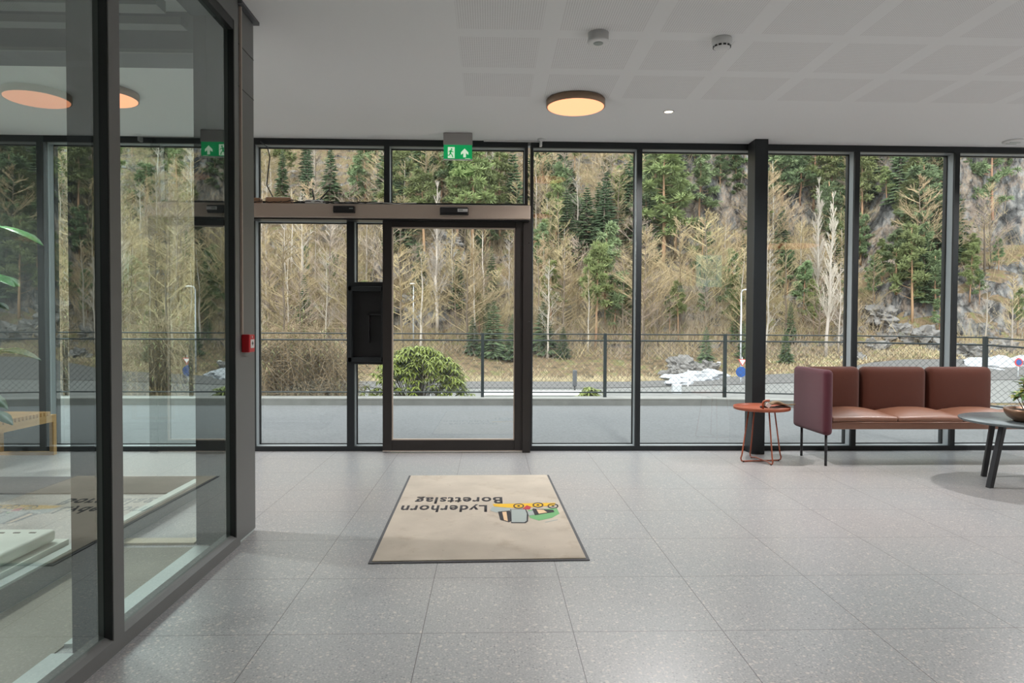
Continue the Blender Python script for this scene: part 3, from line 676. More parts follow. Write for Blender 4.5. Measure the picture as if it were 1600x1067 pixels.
def text_on_mat(txt, xl, xr, y0, y1, name):
    # xl: pixel of the text's end (left in view), xr: its start; readable from the door side
    cu = bpy.data.curves.new('t', 'FONT'); cu.body = txt; cu.size = 1; cu.offset = .024; cu.space_character = 1.12; cu.resolution_u = 3
    to = bpy.data.objects.new('t', cu); COL.objects.link(to)
    bpy.context.view_layer.update()
    me = bpy.data.meshes.new_from_object(to.evaluated_get(bpy.context.evaluated_depsgraph_get())); bpy.data.objects.remove(to)
    xs = [v.co.x for v in me.vertices]; x0, x1 = min(xs), max(xs)
    pl_, pr_ = onZ(xl, (y0+y1)/2, .01), onZ(xr, (y0+y1)/2, .01)
    yb, yt = onZ((xl+xr)/2, y0, .01).y, onZ((xl+xr)/2, y1, .01).y    # y0: baseline (far), y1: top of capitals (near)
    capH = .72
    for v in me.vertices:
        t = (v.co.x-x0)/(x1-x0); s = v.co.y/capH; s = s*.4 if s < 0 else s
        v.co = Vector((pr_.x+(pl_.x-pr_.x)*t, yb+(yt-yb)*s, .0106))-O
    me.update(); me.name = name
    o = link(name, me, MT['ink'], e)
    sd = o.modifiers.new('s', 'SOLIDIFY'); sd.thickness = .0008
    return o
text_on_mat('Lyderhorn', 626, 761, 789.6, 800.2, 'lettering')
text_on_mat('Borettslag', 649, 785, 777.0, 787.0, 'lettering')
def art(pts, m, z, name):
    P_ = []
    for x, y in pts:
        q = onZ(x, y, .01)-O; P_.append((q.x, q.y))
    MB().quadprism(P_, z, z+.0006).build(name, m, e)
Zs = lambda pts: [(600+x/5.333, 735+y/5.333) for x, y in pts]
art(Zs([(1200, 330), (1440, 315), (1462, 360), (1400, 395), (1290, 418), (1215, 395)]), MT['grn'], .0104, 'green_hill_print')
art(Zs([(905, 280), (1430, 270), (1420, 292), (1200, 310), (1040, 312), (920, 300)]), MT['yel'], .0105, 'yellow_band_print')
art(Zs([(885, 335), (900, 305), (1060, 312), (1055, 345), (990, 352), (930, 350)]), MT['gry'], .0107, 'grey_cloud_print')
art(Zs([(950, 345), (1050, 335), (1070, 420), (1040, 432), (968, 412)]), MT['ink'], .0109, 'outline_print')
art(Zs([(985, 348), (1020, 345), (1032, 425), (1000, 415)]), MT['pch'], .0112, 'peach_stripe_print')
art(Zs([(1052, 325), (1180, 320), (1205, 360), (1200, 425), (1180, 440), (1060, 440)]), MT['ink'], .0109, 'outline_print')
art(Zs([(1060, 328), (1175, 325), (1190, 360), (1188, 420), (1172, 433), (1064, 433)]), MT['gry'], .0114, 'grey_rock_print')
art(Zs([(1240, 318), (1410, 330), (1420, 348), (1330, 362), (1260, 375), (1230, 345)]), MT['ink'], .0109, 'outline_print')
art(Zs([(1270, 325), (1330, 330), (1360, 352), (1290, 362)]), MT['pch'], .0114, 'peach_rider_print')
art(Zs([(1195, 345), (1240, 335), (1255, 372), (1205, 378)]), MT['gry'], .0114, 'grey_print')
art(Zs([(1150, 325), (1190, 292), (1225, 305), (1215, 325)]), MT['redp'], .0118, 'red_rider_print')
def ringp(cx, cy_, rx, ry, w, z):
    n = 26; vs = []; fs = []
    for k in range(n):
        a = 2*pi*k/n
        for rr in (1, 1-w):
            q = onZ(600+(cx+rx*rr*cos(a))/5.333, 735+(cy_+ry*rr*sin(a))/5.333, .01)-O; vs.append((q.x, q.y, z))
    for k in range(n): j = (k+1) % n; fs.append((2*k, 2*j, 2*j+1, 2*k+1))
    o = MB().add(vs, fs).build('wheel_print', MT['ink'], e); s_ = o.modifiers.new('s', 'SOLIDIFY'); s_.thickness = .0006
for cx in ((1122, 298), (1283, 290), (1408, 298)): ringp(cx[0], cx[1], 45, 20, .22, .0122); ringp(cx[0], cx[1], 12, 5, .8, .0122)
art(Zs([(1340, 430), (1445, 408), (1450, 412), (1345, 434)]), MT['gry'], .0104, 'scribble_print')

# ================================================================ SOFA
XS0, XS1 = 2.885, 4.72; YB, YFs = 6.50, 5.94
sf = empty('sofa', (3.8, 6.2, 0), 'long burgundy and brown sofa with high side panel by the window', 'sofa')
ox, oy = 3.8, 6.2
def S(mb, name, m, w=True, **kw):
    mb.v = [(x-ox, y-oy, z) for x, y, z in mb.v]; o = mb.build(name, m, sf, **kw)
    return weld(o) if w else o
# side panel: tapered inward, with rounded edges
sp_ = rbox(XS0, XS0+.085, 5.90, 6.54, .270, .842, .04)
S(sp_, 'side_panel', MT['burg'])
xs = [XS0+.088, 3.470, 4.102, 4.735]
for i in range(3):
    m_ = rbox(xs[i]+.004, xs[i+1]-.004, 6.385, 6.50, .40, .842, .055)
    # soft forward bulge in the middle of the cushion
    cx = (xs[i]+xs[i+1])/2; hw = (xs[i+1]-xs[i])/2
    m_.v = [(x, y-.030*(1-min(1, abs((x-cx)/hw))**3)*(1-min(1, abs((z-.62)/.25))**3)*(1 if y < 6.44 else 0), z) for x, y, z in m_.v]
    S(m_, 'back_cushion', MT['rust'])
xs2 = [2.975, 3.562, 4.145, 4.735, 5.32]
for i in range(4):
    m_ = rbox(xs2[i]+.0, xs2[i+1]-.0, YFs, 6.46, .385, .432, .018, bulge=.055, pw=2.4)
    S(m_, 'seat_cushion', MT['leat'])
S(rbox(2.975, 5.32, YFs+.004, 6.44, .322, .384, .008), 'seat_base', MT['leat'])
S(MB().tube([(2.98, YFs-.002, .383), (5.31, YFs-.002, .383)], .0045, 8), 'seam_piping', MT['leat'], False)
for x in (2.935, 5.25):
    for y in (5.965, 6.44): S(MB().tube([(x, y, .33 if x > 3 else .28), (x, y, 0)], .0115, 12), 'leg', MT['blackm'], False)
S(MB().box(2.96, 5.28, 6.12, 6.15, .312, .321).box(2.96, 5.28, 6.25, 6.28, .312, .321), 'under_frame', MT['blackm'], False)
S(MB().tube([(2.945, 5.965, .285), (2.962, 5.968, .30), (2.985, 5.97, .318)], .008, 8), 'leg_bracket', MT['galv'], False)

# ================================================================ SIDE TABLE
tb = empty('side_table', (2.440, 6.16, 0), 'small round rust-orange metal tray table between column and sofa', 'side table')
MB().lathe([(.0, .470), (.232, .470), (.243, .475), (.245, .499), (.242, .501), (.239, .498), (.236, .479), (.0, .477)], seg=72).build('tray_top', MT['orange'], tb)
BR = .195
legs = []
def side_leg(a0):
    # one bent rod: from tray down, round the foot, across, up the other side
    pts = []
    for s in (-1, 1):
        ca, sa = cos(a0)*s, sin(a0)*s
        seq = [(.125, .465), (.185, .07), (.196, .035), (.190, .014), (.170, .008), (.10, .008)]
        q = [(r*ca, r*sa, z) for r, z in seq]
        pts += q if s < 0 else q[::-1]
    return MB().tube(pts, .0065, 10)
side_leg(radians(8)).build('leg', MT['orange'], tb); 
m_ = side_leg(radians(98)); m_.v = [(x, y, z+(.012 if z < .03 and hypot(x, y) < .12 else 0)) for x, y, z in m_.v]; m_.build('leg', MT['orange'], tb)
for a0 in (8, 98, 188, 278): MB().lathe([(.008, -.008+.0), (.009, 0), (.008, .004)], (.170*cos(radians(a0)), .170*sin(radians(a0)), .008), 12).build('foot_glide', MT['black'], tb)
hp = [(-.03+.0, -.055+.03*0, .478), (-.032, -.055, .53), (-.026, -.058, .548), (-.01, -.06, .555), (.025, -.065, .558)]
MB().tube([Vector(p)+Vector((.02, 0, 0)) for p in hp], .010, 8).build('handle', MT['orange'], tb)
# cloth pouch on the table
nb = 18; vs = []; fs = []; rnd = random.Random(3)
mbp = MB()
def pouch(lx, ly, hz, seed, z0):
    mb = MB(); nu, nv = 30, 12; vs = []
    for i in range(nu):
        t = i/(nu-1); w = ly*(sin(pi*min(1, .12+t*.86))**.6); hh = hz*(.55+.45*sin(pi*(.1+.85*t)))*(.8+.35*sin(t*9+seed))
        for j in range(nv):
            a = 2*pi*j/nv; k = .8+.35*noise.noise(Vector((t*6+seed, cos(a)*1.4, sin(a)*1.4)))
            vs.append(((t-.5)*lx, w*cos(a)*k, z0+hh*(.5+.5*sin(a)*k)))
    fs = [(i*nv+j, i*nv+(j+1) % nv, (i+1)*nv+(j+1) % nv, (i+1)*nv+j) for i in range(nu-1) for j in range(nv)]
    fs += [tuple(range(nv))[::-1], tuple((nu-1)*nv+k for k in range(nv))]
    return mb.add(vs, fs, True)
pe = empty('folded_cloth', (2.55, 6.12, .486), 'crumpled olive-brown folded fabric lying on the orange side table', 'cloth')
o = pouch(.27, .045, .030, 1, .0).build('dark_underside', MT['clothd'], pe)
o = pouch(.30, .042, .038, 4, .026).build('fabric_top', MT['cloth'], pe); o.location.x = .025; o.rotation_euler = (0, radians(1.5), 0)
MB().box(-.165, -.125, -.04, -.03, .004, .040, Matrix.Rotation(radians(35), 4, 'Y')).build('white_label', MT['white'], pe, (.02, -.01, -.07))

# ================================================================ COFFEE TABLE + BOWL PLANT
TCX, TCY, TR_ = 4.165, 5.17, .50
ct = empty('coffee_table', (TCX, TCY, 0), 'round dark grey coffee table with splayed black legs beside the sofa', 'coffee table')
MB().lathe([(.0, .490), (TR_-.012, .490), (TR_, .500), (TR_, .507), (TR_-.002, .509), (.0, .509)], seg=96).build('table_top', MT['ttop'], ct)
def tleg(x, y, tx, ty):
    d_ = Vector((x-tx, y-ty, -.475)); n_ = d_.normalized(); a_ = Vector((-n_.y, n_.x, 0)).normalized(); b2 = n_.cross(a_)
    vs = []
    for P0 in (Vector((tx, ty, .478)), Vector((x, y, 0.0))):
        for s1_, s2_ in ((-1, -1), (1, -1), (1, 1), (-1, 1)):
            q = P0+a_*.021*s1_+b2*.017*s2_
            q += n_*((P0.z-q.z)/n_.z); vs.append(q)
    MB().add(vs, [(0, 1, 2, 3), (7, 6, 5, 4), (0, 4, 5, 1), (1, 5, 6, 2), (2, 6, 7, 3), (3, 7, 4, 0)]).build('leg', MT['blackm'], ct, bevel=.003)
p1 = onZ(1546, 762); p2 = onZ(1537, 744)
tleg(p1.x-TCX, p1.y-TCY, onY(1567, 675, p1.y+.02).x-TCX, p1.y+.02-TCY)
tleg(p2.x-TCX, p2.y-TCY, onY(1552, 672, p2.y-.02).x-TCX, p2.y-.02-TCY)
tleg(.33, p1.y-TCY, .22, p1.y+.02-TCY); tleg(.33, p2.y-TCY, .22, p2.y-.02-TCY)
MB().box(-.25, .24, p1.y-TCY-.01, p1.y-TCY+.03, .470, .4895).box(-.25, .24, p2.y-TCY-.03, p2.y-TCY+.01, .470, .4895).build('under_frame', MT['blackm'], ct)
bwx, bwy = 4.065, 5.08
bw = empty('bowl_planter', (bwx, bwy, .5092), 'wide bronze-brown bowl planted with leafy green plant on coffee table', 'planter')
MB().lathe([(.085, 0), (.11, .004), (.155, .035), (.175, .070), (.178, .098), (.172, .098), (.165, .080)], seg=56).build('bowl', MT['bowl'], bw)
MB().lathe([(.0, .085), (.166, .080)], seg=30).build('soil', MT['soil'], bw)
rnd = random.Random(8); st_ = MB(); l1 = MB(); l2 = MB()
for k in range(46):
    a = rnd.uniform(0, 2*pi); r_ = rnd.uniform(.0, .12); hh = rnd.uniform(.10, .27)*(1-.25*r_/.12)
    q = Vector((r_*cos(a)*1.05, r_*sin(a)*1.05, .09+hh)); st_.tube([(r_*cos(a)*.5, r_*sin(a)*.5, .08), ((r_*.8)*cos(a), (r_*.8)*sin(a), .08+hh*.6), q], .003, 5)
    for j in range(rnd.choice((3, 4, 4))):
        aa = a+rnd.uniform(-1.6, 1.6); (l2 if rnd.random() < .3 else l1).leaf(q, (cos(aa), sin(aa), rnd.uniform(-.1, .8)), rnd.uniform(.055, .10), rnd.uniform(.026, .042), droop=rnd.uniform(0, .6), curl=.3, thick=.0012)
st_.build('stem', MT['stem'], bw); l1.build('foliage', MT['leaf'], bw); l2.build('young_foliage', MT['leafy'], bw)
# red-magenta chair foot peeking at the right frame edge
p = onZ(1600, 712, .03)

# ================================================================ OUTSIDE: kerb and fence
kp = [(-9.5, 10.64), (3.45, 10.64), (5.55, 10.15), (6.55, 8.9), (7.7, 7.5)]
kb = MB()
for (xa, ya), (xb, yb) in zip(kp[:-1], kp[1:]):
    kb.quadprism([(xa, ya), (xb, yb), (xb+.02, yb+.34), (xa, ya+.34)], -.3, .075)
ke = struct('kerb_upstand', kb, MT['conc'])
kt = MB()
for (xa, ya), (xb, yb) in zip(kp[:-1], kp[1:]): kt.quadprism([(xa, ya-.004), (xb, yb-.004), (xb+.02, yb+.344), (xa, ya+.344)], .0755, .092)
kt.build('kerb_coping', MT['conct'], ke)
fe = empty('chain_link_fence', (0, 10.85, .092), 'dark chain link fence with steel posts standing on concrete kerb', 'fence')
posts = [(-2.10-1.94*k, 10.85, 0) for k in (4, 3, 2, 1)]+[(-2.105, 10.85, 0), (-.12, 10.85, 0), (1.80, 10.85, 0), (3.70, 10.85, 0), (5.52, 10.42, 0), (6.66, 9.15, 0), (7.75, 7.85, -.10)]
for x, y, dz in posts:
    MB().box(x-.024, x+.024, y-10.85-.024, y-10.85+.024, 0+dz, 1.0+dz).build('fence_post', MT['fence'], fe)
for z, r_ in ((.985, .011), (.885, .014), (.075, .012)):
    MB().tube([(x, y-10.85, z+dz) for x, y, dz in posts], r_, 6).build('fence_rail', MT['fence'], fe)
for (xa, ya, da), (xb, yb, db) in zip(posts[:-1], posts[1:]):
    w = hypot(xb-xa, yb-ya); hgt = .80; m_ = MB(); stp = .085; n_ = int((w+hgt)/stp)+1
    for k in range(n_):
        for sg in (1, -1):
            s0 = k*stp-hgt; a0, z0_ = s0, 0.; a1, z1_ = s0+hgt, hgt
            if a0 < 0: z0_ = -a0; a0 = 0
            if a1 > w: z1_ = hgt-(a1-w); a1 = w
            if a1 <= a0: continue
            if sg < 0: z0_, z1_ = hgt-z0_, hgt-z1_
            P0 = [xa+(xb-xa)*a0/w, (ya+(yb-ya)*a0/w)-10.85+.004*sg, .08+z0_+da+(db-da)*a0/w]; P1 = [xa+(xb-xa)*a1/w, (ya+(yb-ya)*a1/w)-10.85+.004*sg, .08+z1_+da+(db-da)*a1/w]
            m_.tube([P0, P1], .0020, 3, caps=False)
    m_.build('wire_mesh', MT['fence'], fe)

# ================================================================ OUTSIDE: terrain
def sm(a, b, x): t = max(0, min(1, (x-a)/(b-a))); return t*t*(3-2*t)
def hgt(x, y):
    if y < 11.0: return -.35
    z = -.35-2.25*sm(11.2, 17, y)
    u = x/max(y, 1)
    toe = 50+3*noise.noise(Vector((x*.03, 0, 3)))
    if y > toe: z += .24*min(y-toe, 9)
    if y > 59: z += .62*(y-59)+.9*noise.fractal(Vector((x*.07, y*.07, 0)), 1, 2, 4)*min(1, (y-59)/6)
    # rocky ground to the right: steep crags broken by ledges
    m_ = sm(.48, .62, u+.05*noise.noise(Vector((x*.08, y*.05, 8))))
    if y > 60 and m_ > 0:
        q = max(0, y-62); st_h = 0
        for k, (y0, hh) in enumerate(((62, 5.0), (69, 10.0), (78, 15.0), (90, 18.0))):
            off = 4*noise.noise(Vector((x*.06, k*5.1, 2)))
            st_h += hh*sm(y0+off, y0+off+3.2, y)
        z += m_*(st_h-.18*q)
    m2 = sm(.24, .29, u)*(1-sm(.42, .50, u))
    if m2 > 0 and y > 74:
        off = 2.5*noise.noise(Vector((x*.12, 4, 2)))
        z += m2*(8.5*sm(78+off, 80.5+off, y)+5*sm(86+off, 89+off, y))
    # small crag above the street lamp
    m3 = sm(-.17, -.14, u)*(1-sm(-.05, -.03, u))
    if m3 > 0 and y > 60: z += m3*(1.6*sm(61, 62.3, y)+2.4*sm(66, 68, y)+1.5*sm(72, 74, y))
    return z
xsr = [-90+200*i/400 for i in range(401)]; ysr = [11.2+.8*i for i in range(8)]+[18+4*i for i in range(8)]+[50+.45*i for i in range(23)]+[60.35+.21*i for i in range(180)]+[98.2+.5*i for i in range(65)]+[131+6*i for i in range(12)]
vs = []; 
for y in ysr:
    for x in xsr:
        xx = x*max(.25, y/80.); z = hgt(xx, y)
        dx = dy = 0
        if y > 59:
            dv = noise.noise_vector(Vector((xx*.35, y*.35, z*.22))); dw = noise.noise_vector(Vector((xx*.9, y*.9, z*.6))); dx, dy = dv.x*1.2+dw.x*.45, dv.y*1.2+dw.y*.55
            z += .35*noise.noise(Vector((xx*.9, y*.9, 0)))
        vs.append((xx+dx, y+dy, z))
nx = len(xsr)
fs = [(j*nx+i, j*nx+i+1, (j+1)*nx+i+1, (j+1)*nx+i) for j in range(len(ysr)-1) for i in range(nx-1)]
hill = struct('ground_hillside', MB().add(vs, fs, False), MT['hill'])
# road and pale verge at the foot of the hill
rd = MB()
for i in range(40):
    xa, xb = -60+3*i, -57+3*i; f_ = lambda x: (-2.55+min(14, max(0, x-8))*.02, 41.5+min(30, max(0, x-6))*.12, min(54.5, 45.4+max(0, x-10)*.42))
    za, a0, a1 = f_(xa); zb, b0, b1 = f_(xb)
    rd.add([(xa, a0, za), (xb, b0, zb), (xb, b1, max(zb+.02, hgt(xb, b1)+.12)), (xa, a1, max(za+.02, hgt(xa, a1)+.12))], [(0, 1, 2, 3)])
struct('road', rd, MT['road'])
pv = MB()
for i in range(40):
    xa, xb = -60+3*i, -57+3*i; pv.add([(xa, 34, -2.58), (xb, 34, -2.58), (xb, 41.3+min(30, max(0, xb-6))*.12, -2.56+min(14, max(0, xb-8))*.02), (xa, 41.3+min(30, max(0, xa-6))*.12, -2.56+min(14, max(0, xa-8))*.02)], [(0, 1, 2, 3)])
struct('pavement', pv, mat('grey pavement', (.22, .22, .21), .9, nscale=3, namt=.2))

def march(px, py, y0=48, y1=170):
    d_ = ray(px, py); d_ = d_/d_.y; y = y0
    while y < y1:
        p = Vector((0, 0, H))+d_*y
        if p.z < hgt(p.x, y): return Vector((p.x, y, hgt(p.x, y)))
        y += .5
    return None

def steep(p): return (hgt(p.x, p.y+.8)-hgt(p.x, p.y-.4))/1.2 > 1.25
# ---------------------------------------------------------------- tree models (unit: metres, base at 0)
def bare_model(seed, hh, spread, n1, dens=1., up=.9, narrow=False):
    r = random.Random(seed); t = MB(); b = MB(); pts = [(0, 0, -.4)]; x = y = 0
    for i in range(1, 9):
        x += r.uniform(-.12, .12)*hh*.06; y += r.uniform(-.12, .12)*hh*.06; pts.append((x, y, hh*i/8))
    t.tube(pts, .020*hh*.55, 5, r2=.012)
    def at(f): k = f*8; i = min(7, int(k)); a = Vector(pts[i] if i else (0, 0, 0)); return a.lerp(Vector(pts[i+1]), k-i)
    for k in range(n1):
        f = r.uniform(.16, .97); o = at(f); a = r.uniform(0, 2*pi); ln_ = hh*spread*(1.05-f)*r.uniform(.6, 1.15)+.35
        el = up*r.uniform(.7, 1.2) if not narrow else 2.6
        dr = Vector((cos(a), sin(a), el)).normalized(); e_ = o+dr*ln_
        mid_ = o+dr*ln_*.5+Vector((0, 0, -.04*ln_)); b.tube([o, mid_, e_], .026, 3, caps=False, r2=.010)
        for j in range(int(6*dens)):
            g_ = r.uniform(.25, 1); p0 = o.lerp(e_, g_); d2 = (dr+Vector((r.uniform(-1, 1), r.uniform(-1, 1), r.uniform(-.3, .9)))*(.8 if not narrow else .3)).normalized(); l2_ = ln_*r.uniform(.25, .55)
            p1_ = p0+d2*l2_; b.spike(p0, p1_, .015)
            for q in range(4):
                p3 = p0.lerp(p1_, r.uniform(.2, 1)); d3 = (d2+Vector((r.uniform(-1, 1), r.uniform(-1, 1), r.uniform(-.5, .9)))*.8).normalized(); b.spike(p3, p3+d3*l2_*r.uniform(.3, .7), .011)
    return t.mesh('trunk'), b.mesh('branches')
def spruce_model(seed, hh, w=.19):
    r = random.Random(seed); t = MB(); b = MB(); t.tube([(0, 0, -.4), (0, 0, hh)], .016*hh, 6, r2=.02)
    z = .06*hh
    while z < hh*.99:
        f = z/hh; R = hh*w*(1-f)**.85*r.uniform(.8, 1.12)+.12
        for k in range(8):
            a = r.uniform(0, 2*pi); dr = Vector((cos(a), sin(a), 0)); sd = Vector((-sin(a), cos(a), 0)); Rk = R*r.uniform(.75, 1.1)
            drop = -.35*(1-f)+.25*f; tip = Vector((0, 0, z))+dr*Rk+Vector((0, 0, drop*Rk))
            b.spike((0, 0, z), tip, .06, (.55, .10*Rk+.05))
            for j in range(5):
                g_ = .25+.16*j; p0 = Vector((0, 0, z)).lerp(tip, g_)
                for s_ in (-1, 1):
                    l_ = Rk*(.42*(1.1-g_))*r.uniform(.7, 1.2); b.spike(p0, p0+(dr*.6+sd*s_+Vector((0, 0, -.25+r.uniform(-.2, .15)))).normalized()*l_*1.15, .04, (.45, .085))
        z += hh*.032*r.uniform(.8, 1.2)
    return t.mesh('trunk'), b.mesh('foliage')
def pine_model(seed, hh, low=.35):
    r = random.Random(seed); t = MB(); b = MB(); pts = [(0, 0, -.4)]; x = 0
    for i in range(1, 7): x += r.uniform(-.15, .15)*hh*.06; pts.append((x, r.uniform(-.1, .1)*hh*.04, hh*i/6))
    t.tube(pts, .015*hh, 6, r2=.03)
    for k in range(34):
        f = low+(.98-low)*(k/34)**.9; a = r.uniform(0, 2*pi); R = hh*.20*(1.12-f)**.6*r.uniform(.5, 1.15); i = min(5, int(f*6)); o = Vector(pts[i] if i else (0, 0, 0)).lerp(Vector(pts[i+1]), f*6-i)
        tip = o+Vector((cos(a), sin(a), r.uniform(.0, .5)))*R; t.tube([o, o.lerp(tip, .5)-Vector((0, 0, .03*R)), tip], .03, 4, caps=False, r2=.012)
        for q in range(4):
            c = o.lerp(tip, r.uniform(.55, 1.05))+Vector((r.uniform(-.2, .2), r.uniform(-.2, .2), r.uniform(0, .15)))*R
            cr = r.uniform(.32, .58)*(hh/9)
            for j in range(30):
                d3 = Vector((r.gauss(0, 1), r.gauss(0, 1), r.gauss(.25, .7))).normalized(); b.spike(c, c+d3*cr*r.uniform(.7, 1.3), .03, (.5, .055))
    return t.mesh('trunk'), b.mesh('foliage')
def proto(name, mods, mt, mf):
    t, b = mods
    t.materials.append(mt); b.materials.append(mf); return (name, t, b)
BARE = [proto('bare_tree', bare_model(1, 9, .30, 40, 1.1), MT['bark'], MT['twa']), proto('bare_tree', bare_model(2, 8, .38, 36, 1.2), MT['bark'], MT['twb']),
        proto('bare_tree', bare_model(3, 10, .22, 44, 1.0, 1.3), MT['twc'], MT['twa']), proto('bare_tree', bare_model(4, 7, .42, 34, 1.3, .7), MT['bark'], MT['twa']),
        proto('bare_birch', bare_model(5, 11, .20, 34, .9, 1.2), MT['twc'], MT['twc']), proto('bare_tree', bare_model(6, 8, .36, 38, 1.2), MT['bark'], MT['twb'])]
POPLAR = proto('poplar_tree', bare_model(9, 14, .13, 90, 1.0, narrow=True), MT['twc'], MT['twc'])
SPR = [proto('spruce_tree', spruce_model(s, 10, w), MT['bark'], MT['spr']) for s, w in ((11, .19), (12, .22), (13, .27))]
PIN = [proto('pine_tree', pine_model(21, 10, .40), MT['pbark'], MT['pin']), proto('pine_tree', pine_model(22, 9, .2), MT['pbark'], MT['pinb']), proto('pine_tree', pine_model(23, 9, .10), MT['pbark'], MT['pinb']), proto('pine_tree', pine_model(24, 11, .25), MT['pbark'], MT['pin'])]
BASEH = {}
def place(pr, pos, hh, label, group, wide=1.):
    nm, t, b = pr; s = hh/BASEH[t.name]
    o = bpy.data.objects.new(nm, b); COL.objects.link(o); o.location = pos; a = random.uniform(0, 6.28); o.rotation_euler = (random.uniform(-.03, .03), random.uniform(-.03, .03), a); o.scale = (s*wide, s*wide, s)
    k = bpy.data.objects.new('trunk', t); COL.objects.link(k); k.parent = o
    tag(o, label, 'tree', group); return o
for pr in BARE+[POPLAR]+SPR+PIN: BASEH[pr[1].name] = max(v.co.z for v in pr[1].vertices)
placed = []
def hides(px, py):   # would a tree rooted here stand in front of one of the distinct evergreens?
    return any(abs(px-f[0]) < 20 and f[1] < py < f[1]+95 for f in FT if f[1] < 440 and f[0] in (440, 515, 690, 915, 942, 1035, 1055, 1250, 1385, 1302, 1400, 560, 780))
def zone(px):
    for lim, nm in ((398, 'behind the glass partition'), (600, 'left of the sliding door'), (825, 'behind the sliding door pane'), (1000, 'in the pane right of the door'), (1165, 'in the pane left of steel column'), (1335, 'in the pane right of steel column'), (1490, 'above the sofa middle')):
        if px < lim: return nm
    return 'in the rightmost pane'
def tier(py): return 'high on the hill' if py < 330 else ('mid-slope' if py < 450 else 'low on the hill')
# feature trees: (px, y of base, y of top, kind, model, width factor, look)
FT = [(440, 318, 232, 's', 0, 1.1, 'dark narrow spruce'), (515, 318, 228, 's', 1, 1.25, 'dark broad spruce'), (520, 470, 395, 'p', 1, 1, 'light green young pine'), (478, 430, 385, 'p', 2, .9, 'small pale green pine'),
 (560, 330, 250, 'p', 1, 1.2, 'pale green pine'), (630, 400, 240, 's', 1, 1.1, 'tall dark spruce'), (655, 330, 235, 'p', 0, 1.3, 'olive green pine'), (690, 330, 240, 'p', 3, 1.2, 'olive pine with bare lower trunk'),
 (737, 430, 222, 'p', 0, 1.1, 'tall pine with orange trunk'), (780, 380, 240, 'p', 3, 1.2, 'bright olive pine'), (765, 400, 340, 'p', 1, 1.2, 'pale blue-green pine'), (805, 380, 225, 's', 0, 1, 'dark slim spruce'),
 (770, 562, 470, 's', 2, 1.4, 'low bushy spruce'), (740, 555, 495, 's', 2, 1.3, 'squat dark spruce'), (800, 565, 490, 's', 2, 1.2, 'small dense spruce'), (850, 555, 470, 's', 2, 1.4, 'bushy dark spruce'), (880, 560, 510, 's', 2, 1.3, 'squat green spruce'),
 (915, 400, 290, 's', 1, 1.3, 'dark broad spruce beside its twin'), (942, 420, 282, 's', 0, 1.2, 'dark slim spruce beside its twin'), (845, 440, 350, 'p', 1, 1.2, 'blue-green pine'), (860, 350, 300, 's', 1, 1.2, 'small dark spruce'), (945, 520, 350, 'p', 1, 1.0, 'tall light green pine'), (930, 545, 380, 'p', 0, 1.0, 'slim pine with orange trunk'),
 (985, 400, 250, 's', 0, 1.1, 'slim dark spruce near the mullion'), (1035, 420, 240, 'p', 3, 1.5, 'large yellow-green pine'), (1055, 400, 260, 'p', 0, 1.3, 'yellow-green pine behind'), (1020, 380, 235, 'p', 3, 1.2, 'yellow-green pine at the mullion'), (1098, 440, 340, 'p', 2, 1.1, 'blue-green bushy pine'), (1125, 300, 240, 'p', 1, 1.6, 'dark pine on top of the crag'), (1085, 285, 235, 'p', 1, 1.6, 'green pine on top of the crag'), (1150, 330, 245, 'p', 2, 1.4, 'green pine on crag edge'),
 (1103, 572, 510, 's', 2, 1.1, 'small bright spruce by the road'), (1145, 500, 390, 'p', 1, 1, 'light green pine near column'), (1060, 530, 440, 'p', 0, .9, 'slim tall pine'), (1160, 560, 500, 's', 1, 1, 'small spruce behind the lamp post'),
 (1215, 330, 240, 'p', 2, 1.4, 'bright green pine'), (1250, 340, 235, 'p', 1, 1.5, 'green spreading pine'), (1300, 350, 240, 'p', 3, 1.4, 'olive green pine'), (1230, 470, 385, 'p', 1, 1.3, 'blue-green pine'), (1302, 480, 370, 's', 0, 1.4, 'dark blue-green spruce'), (1255, 500, 410, 'p', 2, 1.1, 'blue-green bushy pine'), (1228, 570, 520, 's', 2, 1.3, 'small dark spruce near the road'), (1310, 380, 300, 'p', 1, 1.2, 'blue-green pine high up'),
 (1355, 300, 238, 'p', 3, 1.5, 'olive pine on the ledge'), (1385, 345, 260, 'p', 3, 1.3, 'yellow-green pine on the slope edge'), (1410, 380, 290, 'p', 0, 1.2, 'yellow-green pine on a ledge'), (1365, 480, 400, 'p', 1, 1.2, 'blue-green pine on a ledge'), (1400, 470, 360, 'p', 2, 1.3, 'bushy blue-green pine'), (1425, 510, 350, 'p', 3, 1.0, 'tall dark olive pine'), (1445, 470, 350, 'p', 2, 1.2, 'blue-green pine'), (1460, 500, 400, 'p', 1, 1.2, 'pale blue-green pine'), (1350, 400, 340, 'p', 2, 1.2, 'small green pine'), (1440, 300, 240, 'p', 2, 1.0, 'small green pine on cliff top'),
 (1530, 490, 420, 'p', 1, 1.1, 'blue-green pine at cliff foot'), (1575, 320, 262, 'p', 2, 1.0, 'small pine on the cliff face'), (1512, 300, 250, 'p', 2, 1.0, 'small pine at the cliff edge'), (1560, 430, 370, 'p', 1, 1.0, 'blue-green pine below the cliff'), (1590, 520, 450, 'p', 3, .9, 'olive pine at the frame edge'), (1515, 470, 380, 'p', 3, 1.0, 'olive green pine on the ledge')]
for px, yb, yt, kd, mi, wd, look in FT:
    p = march(px, yb)
    if p is None: continue
    top = onY(px, yt, p.y); hh = max(2.5, top.z-p.z)
    place((SPR if kd == 's' else PIN)[mi], p, hh, '%s, %s' % (look, zone(px)), None, wd)
    placed.append((px, yb))
